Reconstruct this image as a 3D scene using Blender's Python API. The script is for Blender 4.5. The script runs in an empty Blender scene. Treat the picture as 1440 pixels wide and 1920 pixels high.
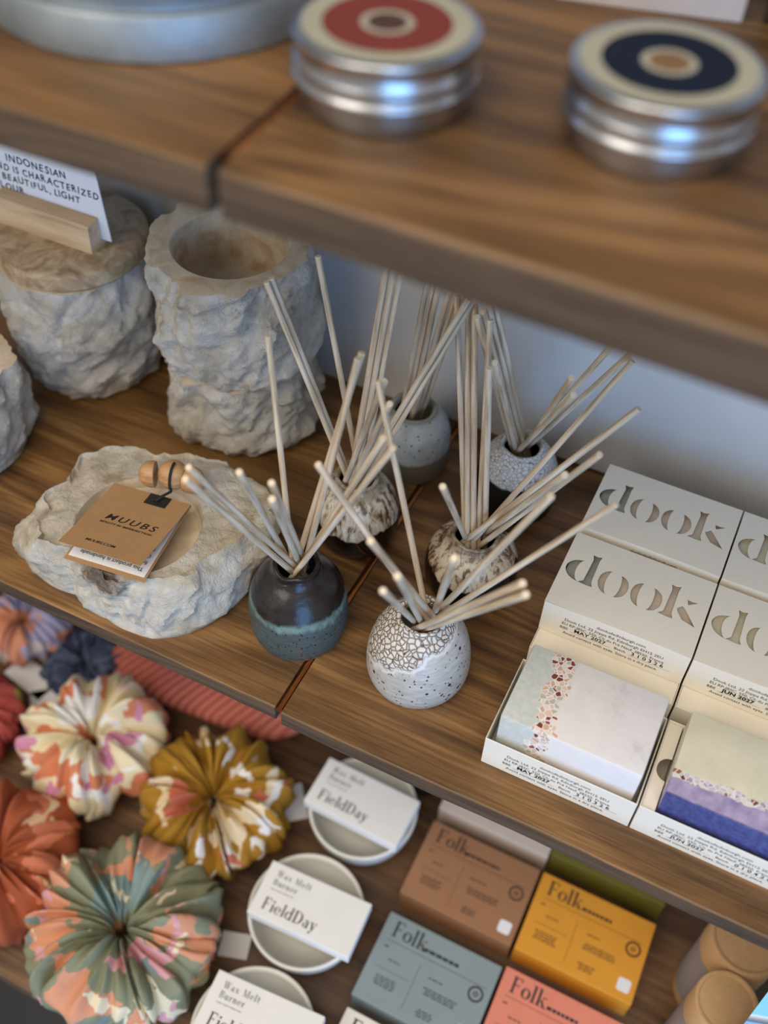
import bpy, bmesh, math, random
from mathutils import Vector, Matrix, noise
from math import pi, sin, cos, radians
S = bpy.context.scene
COL = S.collection
random.seed(4)

# ------------------------------------------------------------------ camera, world, lights, exposure
CAM = Vector((0.18455, -0.26712, 0.55600)); YAW, PIT, ROL, FPX = -0.42083, 0.85575, 0.04520, 1950.0
fwd = Vector((sin(YAW)*cos(PIT), cos(YAW)*cos(PIT), -sin(PIT)))
r0 = Vector((cos(YAW), -sin(YAW), 0)); u0 = r0.cross(fwd)
rt = r0*cos(ROL) + u0*sin(ROL); up = -r0*sin(ROL) + u0*cos(ROL)
cd = bpy.data.cameras.new('camera'); cam = bpy.data.objects.new('camera', cd); COL.objects.link(cam)
cam.matrix_world = Matrix(((rt.x, up.x, -fwd.x, CAM.x), (rt.y, up.y, -fwd.y, CAM.y), (rt.z, up.z, -fwd.z, CAM.z), (0, 0, 0, 1)))
cd.sensor_width = 36; cd.sensor_fit = 'AUTO'; cd.lens = FPX/1920*36
cd.clip_start = 0.01; cd.clip_end = 50
cd.dof.use_dof = True; cd.dof.focus_distance = 0.625; cd.dof.aperture_fstop = 3.9
S.camera = cam
S.view_settings.view_transform = 'Standard'; S.view_settings.look = 'None'
S.view_settings.gamma = 1; S.view_settings.exposure = 0.0; S.view_settings.use_curve_mapping = False
W = bpy.data.worlds.new('world'); S.world = W; W.use_nodes = True
bg = W.node_tree.nodes['Background']; bg.inputs[0].default_value = (0.98, 0.95, 0.92, 1); bg.inputs[1].default_value = 0.46

def area(name, loc, target, sx, sy, power, col):
    l = bpy.data.lights.new(name, 'AREA'); l.shape = 'RECTANGLE'; l.size = sx; l.size_y = sy; l.energy = power; l.color = col
    o = bpy.data.objects.new(name, l); COL.objects.link(o); o.location = loc
    o.rotation_euler = (Vector(target)-Vector(loc)).to_track_quat('-Z', 'Y').to_euler(); return o
area('window_daylight', (1.25, -1.40, 0.10), (0.05, 0.1, 0.0), 1.0, 1.7, 27, (0.20, 0.50, 1.0))
area('ceiling_lamp', (0.15, -1.30, 2.60), (0.05, 0.05, 0.0), 2.2, 1.5, 56, (1.0, 0.88, 0.72))
area('under_shelf_fill', (-0.9, -2.1, 1.65), (-0.1, 0.2, 0.1), 1.6, 0.9, 19, (1.0, 0.90, 0.76))  # added fill light, not a real fixture: lifts the stones under the top shelf

# ------------------------------------------------------------------ helpers
def srgb(r, g, b):
    f = lambda c: (c/255/12.92) if c/255 <= 0.04045 else ((c/255+0.055)/1.055)**2.4
    return (f(r), f(g), f(b), 1)

class NB:
    """small node builder"""
    def __init__(s, name, rough=0.6, metal=0.0, spec=0.5):
        s.m = bpy.data.materials.new(name); s.m.use_nodes = True; s.t = s.m.node_tree; s.b = s.t.nodes['Principled BSDF']
        s.b.inputs['Roughness'].default_value = rough; s.b.inputs['Metallic'].default_value = metal
        s.b.inputs['Specular IOR Level'].default_value = spec
        s.tc = s.t.nodes.new('ShaderNodeTexCoord'); s.co = s.tc.outputs['Object']
    def n(s, typ, **k):
        nd = s.t.nodes.new(typ)
        for a, v in k.items(): setattr(nd, a, v)
        return nd
    def put(s, sock, v):
        if hasattr(v, 'links'): s.t.links.new(v, sock)
        else: sock.default_value = v
    def map(s, scale=(1, 1, 1), loc=(0, 0, 0), rot=(0, 0, 0), v=None):
        nd = s.n('ShaderNodeMapping'); s.put(nd.inputs[0], v or s.co)
        nd.inputs['Location'].default_value = loc; nd.inputs['Rotation'].default_value = rot; nd.inputs['Scale'].default_value = scale
        return nd.outputs[0]
    def noise(s, scale, detail=4, rough=0.55, dist=0.0, v=None, color=False):
        nd = s.n('ShaderNodeTexNoise'); s.put(nd.inputs['Vector'], v or s.co)
        nd.inputs['Scale'].default_value = scale; nd.inputs['Detail'].default_value = detail
        nd.inputs['Roughness'].default_value = rough; nd.inputs['Distortion'].default_value = dist
        return nd.outputs['Color' if color else 'Fac']
    def vor(s, scale, feature='F1', v=None, out='Distance', rnd=1.0):
        nd = s.n('ShaderNodeTexVoronoi', feature=feature); s.put(nd.inputs['Vector'], v or s.co)
        nd.inputs['Scale'].default_value = scale; nd.inputs['Randomness'].default_value = rnd
        return nd.outputs[out]
    def ramp(s, fac, stops, interp='LINEAR'):
        nd = s.n('ShaderNodeValToRGB'); s.put(nd.inputs[0], fac); cr = nd.color_ramp; cr.interpolation = interp
        while len(cr.elements) > 1: cr.elements.remove(cr.elements[-1])
        for i, (p, c) in enumerate(stops):
            if not isinstance(c, tuple): c = (c, c, c, 1)
            e = cr.elements[0] if i == 0 else cr.elements.new(p)
            e.position = p; e.color = c
        return nd.outputs[0]
    def mix(s, fac, a, b, mode='MIX'):
        nd = s.n('ShaderNodeMix', data_type='RGBA', blend_type=mode)
        s.put(nd.inputs[0], fac); s.put(nd.inputs[6], a); s.put(nd.inputs[7], b); return nd.outputs[2]
    def math(s, op, a, b=0.0, c=0.0):
        nd = s.n('ShaderNodeMath', operation=op); s.put(nd.inputs[0], a); s.put(nd.inputs[1], b); s.put(nd.inputs[2], c); return nd.outputs[0]
    def sep(s, v=None):
        nd = s.n('ShaderNodeSeparateXYZ'); s.put(nd.inputs[0], v or s.co); return nd.outputs
    def step(s, v, lo, hi):
        nd = s.n('ShaderNodeMapRange', interpolation_type='SMOOTHSTEP'); s.put(nd.inputs[0], v)
        nd.inputs[1].default_value = lo; nd.inputs[2].default_value = hi; return nd.outputs[0]
    def color(s, v): s.put(s.b.inputs['Base Color'], v); return s
    def rough(s, v): s.put(s.b.inputs['Roughness'], v); return s
    def bump(s, h, dist=0.001, strength=0.5):
        nd = s.n('ShaderNodeBump'); nd.inputs['Strength'].default_value = strength; nd.inputs['Distance'].default_value = dist
        s.put(nd.inputs['Height'], h); s.t.links.new(nd.outputs[0], s.b.inputs['Normal']); return s

def plain(name, rgb, rough=0.6, metal=0.0, var=0.05, scale=60, bump=0.0, spec=0.5):
    m = NB(name, rough, metal, spec); c = srgb(*rgb)
    lo = tuple(x*(1-var) for x in c[:3])+(1,); hi = tuple(min(1, x*(1+var)) for x in c[:3])+(1,)
    nz = m.noise(scale); m.color(m.ramp(nz, [(0.3, lo), (0.7, hi)]))
    if bump: m.bump(nz, bump, 0.4)
    return m.m

def wood(name, dark, mid, light, gs=1.0, rough=0.5, bump=0.0003, streak=None, axis=0, seed=0.0):
    m = NB(name, rough)
    sc = [14*gs, 14*gs, 14*gs]; sc[axis] = 2.2*gs
    v = m.map(tuple(sc), (seed, seed*1.7, seed*0.6))
    big = m.noise(1.0, 3, 0.5, 1.6, v)
    sc2 = [420*gs, 420*gs, 420*gs]; sc2[axis] = 16*gs
    fine = m.noise(1.0, 5, 0.65, 0.3, m.map(tuple(sc2), (seed, 0, 0)))
    ring = m.math('ADD', m.math('MULTIPLY', m.math('SINE', m.math('MULTIPLY', m.noise(0.55, 2, 0.45, 0.7, v), 95.0)), 0.5), 0.5)
    blot = m.noise(1.0, 4, 0.6, 1.0, m.map(tuple(x*2.2 for x in sc), (seed+4, 1, 2)))
    f = m.math('ADD', m.math('ADD', m.math('MULTIPLY', big, 0.36), m.math('MULTIPLY', blot, 0.28)), m.math('ADD', m.math('MULTIPLY', ring, 0.08), m.math('MULTIPLY', fine, 0.30)))
    c = m.ramp(f, [(0.37, srgb(*dark)), (0.50, srgb(*mid)), (0.64, srgb(*light))])
    sc3 = [60*gs, 60*gs, 60*gs]; sc3[axis] = 3*gs
    st = m.step(m.noise(1.0, 2, 0.5, 0.8, m.map(tuple(sc3), (3+seed, 5, 1))), 0.64, 0.72)
    c = m.mix(m.math('MULTIPLY', st, 0.55), c, srgb(*(streak or [int(x*0.5) for x in dark])))
    m.color(c); m.bump(fine, bump, 0.5)
    m.rough(m.ramp(fine, [(0.3, rough*0.85), (0.7, min(1, rough*1.25))]))
    return m.m

def empty(name, loc=(0, 0, 0), rz=0.0, rot=None):
    o = bpy.data.objects.new(name, None); COL.objects.link(o); o.location = loc; o.rotation_euler = rot or (0, 0, rz); o.empty_display_size = 0.02; return o
def tag(o, label=None, cat=None, group=None, kind=None):
    if label: o['label'] = label
    if cat: o['category'] = cat
    if group: o['group'] = group
    if kind: o['kind'] = kind
    return o
def thing(name, label, cat, loc=(0, 0, 0), rz=0.0, group=None, rot=None): return tag(empty(name, loc, rz, rot), label, cat, group)
def obj(name, me, mats, parent=None, loc=(0, 0, 0), rz=0.0, smooth=False, rot=None):
    if isinstance(me, bmesh.types.BMesh):
        bm = me; me = bpy.data.meshes.new(name); bm.to_mesh(me); bm.free()
    o = bpy.data.objects.new(name, me); COL.objects.link(o)
    if mats is not None:
        if not isinstance(mats, (list, tuple)): mats = [mats]
        me.materials.clear()
        for m in mats: me.materials.append(m)
    if smooth:
        for p in me.polygons: p.use_smooth = True
        if smooth != True and smooth != 1: me.set_sharp_from_angle(angle=radians(smooth))
    o.location = loc; o.rotation_euler = rot or (0, 0, rz)
    if parent: o.parent = parent
    return o
def pydata(v, f):
    me = bpy.data.meshes.new('mesh'); me.from_pydata([tuple(x) for x in v], [], f); me.validate(); me.update(); return me
def add_box(bm, x0, x1, y0, y1, z0, z1, bev=0.0, seg=2, mi=0):
    vs = [bm.verts.new((x, y, z)) for x in (x0, x1) for y in (y0, y1) for z in (z0, z1)]
    q = [(0, 1, 3, 2), (4, 6, 7, 5), (0, 4, 5, 1), (2, 3, 7, 6), (0, 2, 6, 4), (1, 5, 7, 3)]
    fs = [bm.faces.new([vs[i] for i in a]) for a in q]
    for f in fs: f.material_index = mi
    if bev:
        es = list({e for f in fs for e in f.edges})
        r = bmesh.ops.bevel(bm, geom=es, offset=bev, segments=seg, affect='EDGES', profile=0.5)
        for f in r['faces']: f.material_index = mi
    return bm
def boxm(*a, **k):
    bm = bmesh.new(); add_box(bm, *a, **k); return bm
def lathe(prof, seg=64, cap=True, fn=None):
    """profile [(r,z)...] from bottom centre outwards"""
    v = []; f = []; n = len(prof)
    for i in range(seg):
        a = 2*pi*i/seg
        for j, (r, z) in enumerate(prof):
            p = Vector((r*cos(a), r*sin(a), z)); v.append(fn(p, a, j) if fn else p)
    for i in range(seg):
        k = (i+1) % seg
        for j in range(n-1): f.append((i*n+j, k*n+j, k*n+j+1, i*n+j+1))
    if cap:
        if prof[0][0] > 1e-6: f.append(tuple(i*n for i in reversed(range(seg))))
        if prof[-1][0] > 1e-6: f.append(tuple(i*n+n-1 for i in range(seg)))
    return pydata(v, f)
def fine(prof, step=0.0015):
    out = [prof[0]]
    for a, b in zip(prof, prof[1:]):
        d = math.hypot(b[0]-a[0], b[1]-a[1]); k = max(1, int(d/step))
        for i in range(1, k+1): out.append((a[0]+(b[0]-a[0])*i/k, a[1]+(b[1]-a[1])*i/k))
    return out
def spline(pts, k=5):
    """Catmull-Rom through 2-D points"""
    out = []; P = [pts[0]]+list(pts)+[pts[-1]]
    for i in range(1, len(P)-2):
        p0, p1, p2, p3 = P[i-1], P[i], P[i+1], P[i+2]
        for j in range(k):
            t = j/k
            out.append(tuple(0.5*((2*b)+(-a+c)*t+(2*a-5*b+4*c-d)*t*t+(-a+3*b-3*c+d)*t**3) for a, b, c, d in zip(p0, p1, p2, p3)))
    out.append(tuple(pts[-1])); return out
def tube(path, r, seg=8, capr=None):
    bm = bmesh.new(); rings = []
    P = [Vector(p) for p in path]; ref = Vector((0.31, 0.5, 0.81)).normalized()
    for i, p in enumerate(P):
        t = (P[min(i+1, len(P)-1)]-P[max(i-1, 0)]).normalized(); a = t.cross(ref).normalized(); b = t.cross(a)
        rings.append([bm.verts.new(p+(a*cos(2*pi*k/seg)+b*sin(2*pi*k/seg))*r) for k in range(seg)])
    for A, B in zip(rings, rings[1:]):
        for k in range(seg): bm.faces.new((A[k], A[(k+1) % seg], B[(k+1) % seg], B[k]))
    bm.faces.new(list(reversed(rings[0]))); bm.faces.new(rings[-1]); bmesh.ops.recalc_face_normals(bm, faces=bm.faces); return bm

# text (built-in font turned into flat mesh lying in XY)
def text_mesh(s, size, align='LEFT', bold=0.0, spacing=1.0, shear=0.0, sx=1.0):
    c = bpy.data.curves.new('t', 'FONT'); c.body = s; c.size = size; c.align_x = align; c.offset = bold; c.space_character = spacing; c.shear = shear; c.resolution_u = 3
    o = bpy.data.objects.new('t', c); COL.objects.link(o); dg = bpy.context.evaluated_depsgraph_get(); dg.update()
    me = bpy.data.meshes.new_from_object(o.evaluated_get(dg)); bpy.data.objects.remove(o); bpy.data.curves.remove(c)
    if sx != 1.0:
        for v in me.vertices: v.co.x *= sx
    return me
def join_meshes(items):
    """items: (mesh, x, y) placed in a plane -> one mesh"""
    V = []; F = []
    for me, x, y in items:
        o = len(V); V += [(v.co.x+x, v.co.y+y, v.co.z) for v in me.vertices]; F += [tuple(i+o for i in p.vertices) for p in me.polygons]
    return pydata(V, F)
def rects(L):
    V = []; F = []
    for x0, y0, x1, y1 in L:
        o = len(V); V += [(x0, y0, 0), (x1, y0, 0), (x1, y1, 0), (x0, y1, 0)]; F.append((o, o+1, o+2, o+3))
    return pydata(V, F)
# serif lettering drawn from strokes
def serif_mesh(s, size, track=0.06):
    V = []; F = []
    def quad(a, b, c, d):
        o = len(V); V.extend([a, b, c, d]); F.append((o, o+1, o+2, o+3))
    def bar(x0, y0, x1, y1): quad((x0, y0), (x1, y0), (x1, y1), (x0, y1))
    def stem(x, y0, y1, bot=True, top=True, w=0.15):
        bar(x, y0, x+w, y1)
        if bot: bar(x-0.07, y0, x+w+0.07, y0+0.045)
        if top: bar(x-0.07, y1-0.045, x+(w+0.07 if top == 2 else w), y1)
    def arc(cx, cy, rx, ry, wx, wy, a0=0, a1=360, n=26):
        for i in range(n):
            t0 = radians(a0+(a1-a0)*i/n); t1 = radians(a0+(a1-a0)*(i+1)/n)
            quad((cx+rx*cos(t0), cy+ry*sin(t0)), (cx+rx*cos(t1), cy+ry*sin(t1)), (cx+(rx-wx)*cos(t1), cy+(ry-wy)*sin(t1)), (cx+(rx-wx)*cos(t0), cy+(ry-wy)*sin(t0)))
    def line(x0, y0, x1, y1, w): quad((x0, y0), (x0+w, y0), (x1+w, y1), (x1, y1))
    X = 0.62
    def glyph(ch):
        if ch == 'F': stem(.08, 0, 1, True, 2); bar(.1, .94, .6, 1); bar(.55, .78, .6, 1); bar(.2, .5, .46, .55); bar(.42, .42, .46, .63); return .66
        if ch == 'o': arc(.29, X/2, .29, X/2+.01, .15, .045); return .58
        if ch == 'l': stem(.08, 0, 1.02); return .31
        if ch == 'k': stem(.08, 0, 1.02); line(.22, .26, .47, X, .05); line(.47, 0, .27, .36, .15); bar(.38, 0, .7, .045); bar(.38, X-.045, .64, X); return .68
        if ch == 'i': stem(.08, 0, X); arc(.155, .85, .09, .09, .09, .09); return .31
        if ch == 'e': arc(.28, X/2, .28, X/2+.01, .14, .045, 8, 318); bar(.12, X/2-.01, .55, X/2+.035); return .56
        if ch == 'd': arc(.27, X/2, .27, X/2+.01, .15, .045, 40, 320); stem(.42, 0, 1.02); return .66
        if ch == 'D': stem(.08, 0, 1, True, 2, .16); arc(.36, .5, .42, .5, .17, .05, -90, 90); bar(.1, 0, .4, .05); bar(.1, .95, .4, 1); return .84
        if ch == 'a': stem(.32, 0, .45, True, False); arc(.29, .43, .18, .2, .13, .05, 0, 160); arc(.22, .18, .2, .19, .13, .04, 60, 330); return .56
        if ch == 'y': line(.22, 0, .04, X, .15); line(.16, -.25, .46, X, .05); bar(-.02, X-.045, .28, X); bar(.38, X-.045, .6, X); arc(.12, -.2, .08, .08, .08, .08); return .58
        if ch == 'W': line(.25, 0, .05, 1, .14); line(.27, 0, .48, .9, .05); line(.65, 0, .46, 1, .14); line(.68, 0, .93, 1, .05); bar(-.02, .95, .28, 1); bar(.4, .95, .68, 1); bar(.82, .95, 1.06, 1); return 1.06
        if ch == 'x': line(.4, 0, .05, X, .15); line(.05, 0, .46, X, .05); bar(-.02, 0, .2, .045); bar(.34, 0, .62, .045); bar(-.02, X-.045, .26, X); bar(.38, X-.045, .6, X); return .6
        if ch == 'M': stem(.08, 0, 1, True, True, .06); line(.42, 0, .1, 1, .14); line(.44, 0, .74, 1, .05); stem(.76, 0, 1, True, 2, .14); return 1.0
        if ch == 't': bar(.1, .06, .25, .85); bar(0, X-.05, .4, X); arc(.28, .12, .18, .13, .1, .05, 180, 330); return .42
        if ch == 'B': stem(.08, 0, 1, True, 2); arc(.34, .74, .26, .26, .14, .05, -90, 90); arc(.36, .26, .3, .27, .15, .05, -90, 90); return .7
        if ch == 'u': stem(.08, .1, X, False); arc(.28, .18, .2, .19, .12, .05, 180, 350); stem(.42, 0, X, True); return .66
        if ch == 'r': stem(.08, 0, X); arc(.33, .42, .16, .2, .1, .07, 40, 180); return .46
        if ch == 'n': stem(.08, 0, X); arc(.33, .4, .2, .22, .12, .06, 0, 180); stem(.42, 0, .42, True, False); return .66
        return .4
    x = 0.0; out = []
    for ch in s:
        k = len(V); adv = glyph(ch)
        for i in range(k, len(V)): V[i] = (V[i][0]+x, V[i][1])
        x += adv+track
    return pydata([(a*size, b*size, 0) for a, b in V], F)

# ------------------------------------------------------------------ materials
WOOD_MID = wood('oiled_elm', (64, 42, 20), (112, 79, 42), (160, 120, 72), 1.0, 0.42)
WOOD_MID2 = wood('oiled_elm_warm', (60, 39, 19), (108, 76, 41), (158, 117, 71), 1.0, 0.42, seed=3.7)
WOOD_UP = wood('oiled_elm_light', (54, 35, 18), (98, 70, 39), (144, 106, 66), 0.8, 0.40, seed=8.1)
WOOD_LOW = wood('oiled_elm_lower', (56, 37, 23), (96, 68, 44), (132, 98, 66), 0.9, 0.45, seed=5.3)
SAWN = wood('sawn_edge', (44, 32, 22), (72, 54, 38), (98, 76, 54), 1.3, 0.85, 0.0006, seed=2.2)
COPPER = plain('copper', (214, 132, 74), 0.34, 1.0, 0.1, 200)
ALU = plain('brushed_aluminium', (186, 188, 192), 0.27, 1.0, 0.04, 400)
def zinc():
    m = NB('galvanised_zinc', 0.5, 0.75); n = m.vor(70, 'F1', out='Color'); nz = m.noise(40, 4)
    m.color(m.ramp(nz, [(.3, srgb(138, 146, 150)), (.7, srgb(166, 174, 178))])); return m.m
ZINC = zinc()
PAPER = plain('white_paper', (232, 232, 234), 0.75, 0, 0.02)
INK = plain('black_ink', (26, 24, 24), 0.7)
GREYINK = plain('grey_ink', (92, 90, 92), 0.7)
PORCELAIN = plain('white_porcelain', (222, 220, 212), 0.28, 0, 0.02, 80)
BOXCARD = plain('cream_carton', (236, 228, 212), 0.62, 0, 0.03, 900, 0.00005)
def kraft():
    m = NB('kraft_card', 0.8); a = m.noise(1400, 2); b = m.noise(60, 3)
    m.color(m.mix(m.math('MULTIPLY', b, 0.35), m.ramp(a, [(.3, srgb(164, 126, 86)), (.7, srgb(186, 148, 104))]), srgb(150, 110, 70))); return m.m
KRAFT = kraft()
KRAFT2 = plain('pale_kraft_board', (198, 158, 112), .75, 0, .06, 300)
REED = wood('rattan_reed', (166, 144, 116), (208, 188, 160), (236, 220, 198), 4.0, 0.7, 0.0002, (160, 140, 112), axis=2)
REEDTIP = plain('reed_end_grain', (238, 218, 188), 0.9, 0, 0.12, 1500)
BEECH = wood('pale_beech', (192, 158, 118), (214, 182, 142), (230, 202, 166), 1.8, 0.6, 0.0001, (170, 132, 92))
BEAD = wood('turned_wood', (150, 108, 66), (184, 138, 90), (206, 164, 116), 2.4, 0.5, 0.0001, (140, 98, 58))
def stone(name, tint=0.0):
    m = NB(name, 0.82)
    big = m.noise(26, 6, 0.6, 0.8); fin = m.noise(240, 6, 0.7); ve = m.noise(55, 5, 0.6, 2.2)
    c = m.ramp(big, [(.28, srgb(158, 140, 116)), (.42, srgb(206, 196, 178)), (.58, srgb(226, 220, 210)), (.78, srgb(200, 194, 186))])
    c = m.mix(m.math('MULTIPLY', m.step(ve, .60, .72), 0.5), c, srgb(132, 104, 74))
    c = m.mix(m.math('MULTIPLY', m.step(fin, .56, .75), 0.5), c, srgb(228, 222, 212))
    crk = m.step(m.vor(42, 'DISTANCE_TO_EDGE', m.mix(0.25, m.co, m.noise(30, 3, color=True))), 0.025, 0.0)
    c = m.mix(m.math('MULTIPLY', m.math('MULTIPLY', crk, m.step(m.noise(20, 2, v=m.map(loc=(4, 2, 1))), .5, .65)), 0.55), c, srgb(96, 80, 62))
    m.color(c)
    h = m.math('ADD', m.math('MULTIPLY', m.noise(110, 8, 0.7, 0.6), 1.0), m.math('MULTIPLY', fin, 0.35))
    m.bump(h, 0.006, 0.9); return m.m
STONE = stone('rough_limestone')
def honed(name, stain=True):
    m = NB(name, 0.55); n = m.noise(60, 6, 0.65, 0.8)
    c = m.ramp(n, [(.3, srgb(192, 172, 142)), (.55, srgb(216, 200, 174)), (.75, srgb(228, 216, 196))])
    if stain: c = m.mix(m.math('MULTIPLY', m.step(m.noise(28, 5, 0.6, 1.0), .50, .66), .6), c, srgb(176, 132, 80))
    m.color(c); m.bump(n, 0.0006, .4); return m.m
HONED = honed('honed_limestone'); HONED2 = honed('honed_limestone_plain', False)
def marble_lid():
    m = NB('brown_marble', 0.45); n = m.noise(34, 6, 0.62, 2.0)
    m.color(m.ramp(n, [(.3, srgb(128, 102, 74)), (.48, srgb(174, 148, 114)), (.62, srgb(204, 182, 148)), (.8, srgb(156, 130, 98))])); return m.m
MARBLE = marble_lid()
def plaster():
    m = NB('painted_plaster', 0.75); n = m.noise(14, 5); f = m.noise(160, 4)
    m.color(m.ramp(n, [(.3, srgb(208, 207, 206)), (.7, srgb(218, 217, 216))])); m.bump(m.math('ADD', n, m.math('MULTIPLY', f, .15)), .002, .4); return m.m
PLASTER = plaster()
FLOOR = plain('dark_floor', (52, 50, 48), 0.7, 0, 0.2, 8)

# glazes (object z = height above the pot's foot)
def specks(m, c, scale, size, rgb, amt=1.0, jitter=True):
    d = m.vor(scale); msk = m.step(d, size, size*0.7)
    keep = m.step(m.noise(scale*0.6, 1, v=m.map(loc=(9, 3, 5))), .43, .47)
    return m.mix(m.math('MULTIPLY', m.math('MULTIPLY', msk, keep), amt), c, srgb(*rgb))
def glaze_teal():
    m = NB('teal_and_black_glaze', 0.25); z = m.sep()[2]; n = m.noise(130, 6, .7, v=m.map((1, 1, .35))); n2 = m.noise(30, 3)
    zz = m.math('ADD', z, m.math('MULTIPLY', m.math('SUBTRACT', n, .5), .011)); zz = m.math('ADD', zz, m.math('MULTIPLY', m.math('SUBTRACT', n2, .5), .012))
    body = m.ramp(m.noise(90, 5, v=m.map((1, 1, 6))), [(.3, srgb(62, 72, 71)), (.7, srgb(80, 92, 90))])
    body = specks(m, body, 330, .26, (24, 26, 28))
    band = m.ramp(n, [(.35, srgb(82, 100, 96)), (.65, srgb(124, 146, 138))])
    top = m.ramp(m.noise(70, 5, .6), [(.3, srgb(24, 20, 20)), (.6, srgb(42, 34, 32)), (.8, srgb(70, 60, 54))])
    c = m.mix(m.step(zz, .0295, .0340), body, band); c = m.mix(m.step(zz, .0350, .0385), c, top)
    c = m.mix(m.step(z, .0016, .0012), c, srgb(200, 196, 188)); m.color(c)
    m.rough(m.mix(m.step(zz, .035, .039), (.45,)*3+(1,), (.26,)*3+(1,)))
    m.bump(m.noise(180, 4), .0007, .4); return m.m
def crackle(m, scale, wid, line, base):
    w = m.mix(.004, m.co, m.noise(90, 2, color=True), 'ADD'); d = m.vor(scale, 'DISTANCE_TO_EDGE', w)
    return m.mix(m.step(d, wid, wid*.35), base, srgb(*line)), d
def glaze_white():
    m = NB('white_crackle_glaze', 0.3); xs = m.sep(); z = xs[2]; n2 = m.noise(38, 4, .6)
    base = m.ramp(m.noise(120, 5, v=m.map((1, 1, 4))), [(.3, srgb(164, 161, 155)), (.7, srgb(194, 190, 183))])
    base = specks(m, base, 300, .26, (84, 60, 40)); base = specks(m, base, 120, .17, (44, 32, 24))
    zz = m.math('ADD', z, m.math('MULTIPLY', m.math('SUBTRACT', n2, .5), .03))
    zz = m.math('SUBTRACT', zz, m.math('MULTIPLY', xs[0], .50))
    cr, d = crackle(m, 300, .075, (98, 72, 44), srgb(214, 208, 200))
    k = m.step(zz, .0415, .0450)
    c = m.mix(k, base, cr)
    c = m.mix(m.math('MULTIPLY', m.step(zz, .0385, .041), m.math('SUBTRACT', 1, k)), c, srgb(212, 208, 202))
    m.color(c); m.rough(m.mix(k, (.38,)*3+(1,), (.2,)*3+(1,)))
    m.bump(m.math('MULTIPLY', m.step(d, 0, .22), k), .0011, .8); return m.m
def glaze_bw():
    m = NB('white_over_black_glaze', 0.3); z = m.sep()[2]; n = m.noise(60, 4); zz = m.math('ADD', z, m.math('MULTIPLY', m.math('SUBTRACT', n, .5), .010))
    cr, d = crackle(m, 400, .055, (92, 80, 72), srgb(224, 222, 219)); k = m.step(zz, .0340, .0357)
    m.color(m.mix(k, srgb(20, 15, 14), cr)); m.rough(m.mix(k, (.5,)*3+(1,), (.3,)*3+(1,))); m.bump(m.math('MULTIPLY', m.step(d, 0, .2), k), .0006, .6); return m.m
def glaze_drip(name, zc, seed, hi, lowc=(22, 16, 14), k=0.0):
    m = NB(name, 0.28); z = m.sep()[2]; n = m.noise(48, 3, v=m.map((1, 1, .25), (seed, 0, 0)))
    zz = m.math('ADD', z, m.math('MULTIPLY', m.math('SUBTRACT', n, .5), .030))
    v = m.map((1, 1, .22), (seed, 2, 0)); s1 = m.noise(150, 5, .6, .9, v); s2 = m.noise(340, 4, .6, .3, v)
    f = m.math('ADD', m.math('MULTIPLY', s1, .65), m.math('MULTIPLY', s2, .35))
    up = m.ramp(f, [(.35+k, srgb(66, 44, 32)), (.42+k, srgb(130, 104, 78)), (.475+k, srgb(192, 178, 154)), (.58+k, srgb(*hi))])
    c = m.mix(m.step(zz, zc, zc+.002), srgb(*lowc), up)
    c = m.mix(m.math('MULTIPLY', m.step(z, .049 if zc > .028 else .041, .054 if zc > .028 else .046), .55), c, srgb(120, 104, 84))
    m.color(c); m.rough(m.mix(m.step(zz, zc, zc+.002), (.14,)*3+(1,), (.3,)*3+(1,))); m.bump(f, .0006, .4); return m.m
def glaze_grey():
    m = NB('blue_grey_glaze', 0.35); z = m.sep()[2]; n = m.noise(50, 6, .7); zz = m.math('ADD', z, m.math('MULTIPLY', m.math('SUBTRACT', n, .5), .006))
    up = m.ramp(n, [(.3, srgb(142, 148, 148)), (.55, srgb(182, 186, 184)), (.75, srgb(200, 198, 186))]); up = specks(m, up, 220, .2, (90, 78, 60))
    c = m.mix(m.step(zz, .0205, .0235), srgb(112, 106, 92), up); c = m.mix(m.step(z, .049, .053), c, srgb(150, 146, 132)); m.color(c); return m.m

# ------------------------------------------------------------------ setting
def wall():
    bm = boxm(-2.2, 2.4, 0.2832, 0.38, -0.9, 2.4); return tag(obj('wall_back', bm, PLASTER), kind='structure')
wall()
tag(obj('floor', boxm(-2.2, 2.4, -2.6, 0.2832, -0.95, -0.9), FLOOR), kind='structure')

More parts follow.
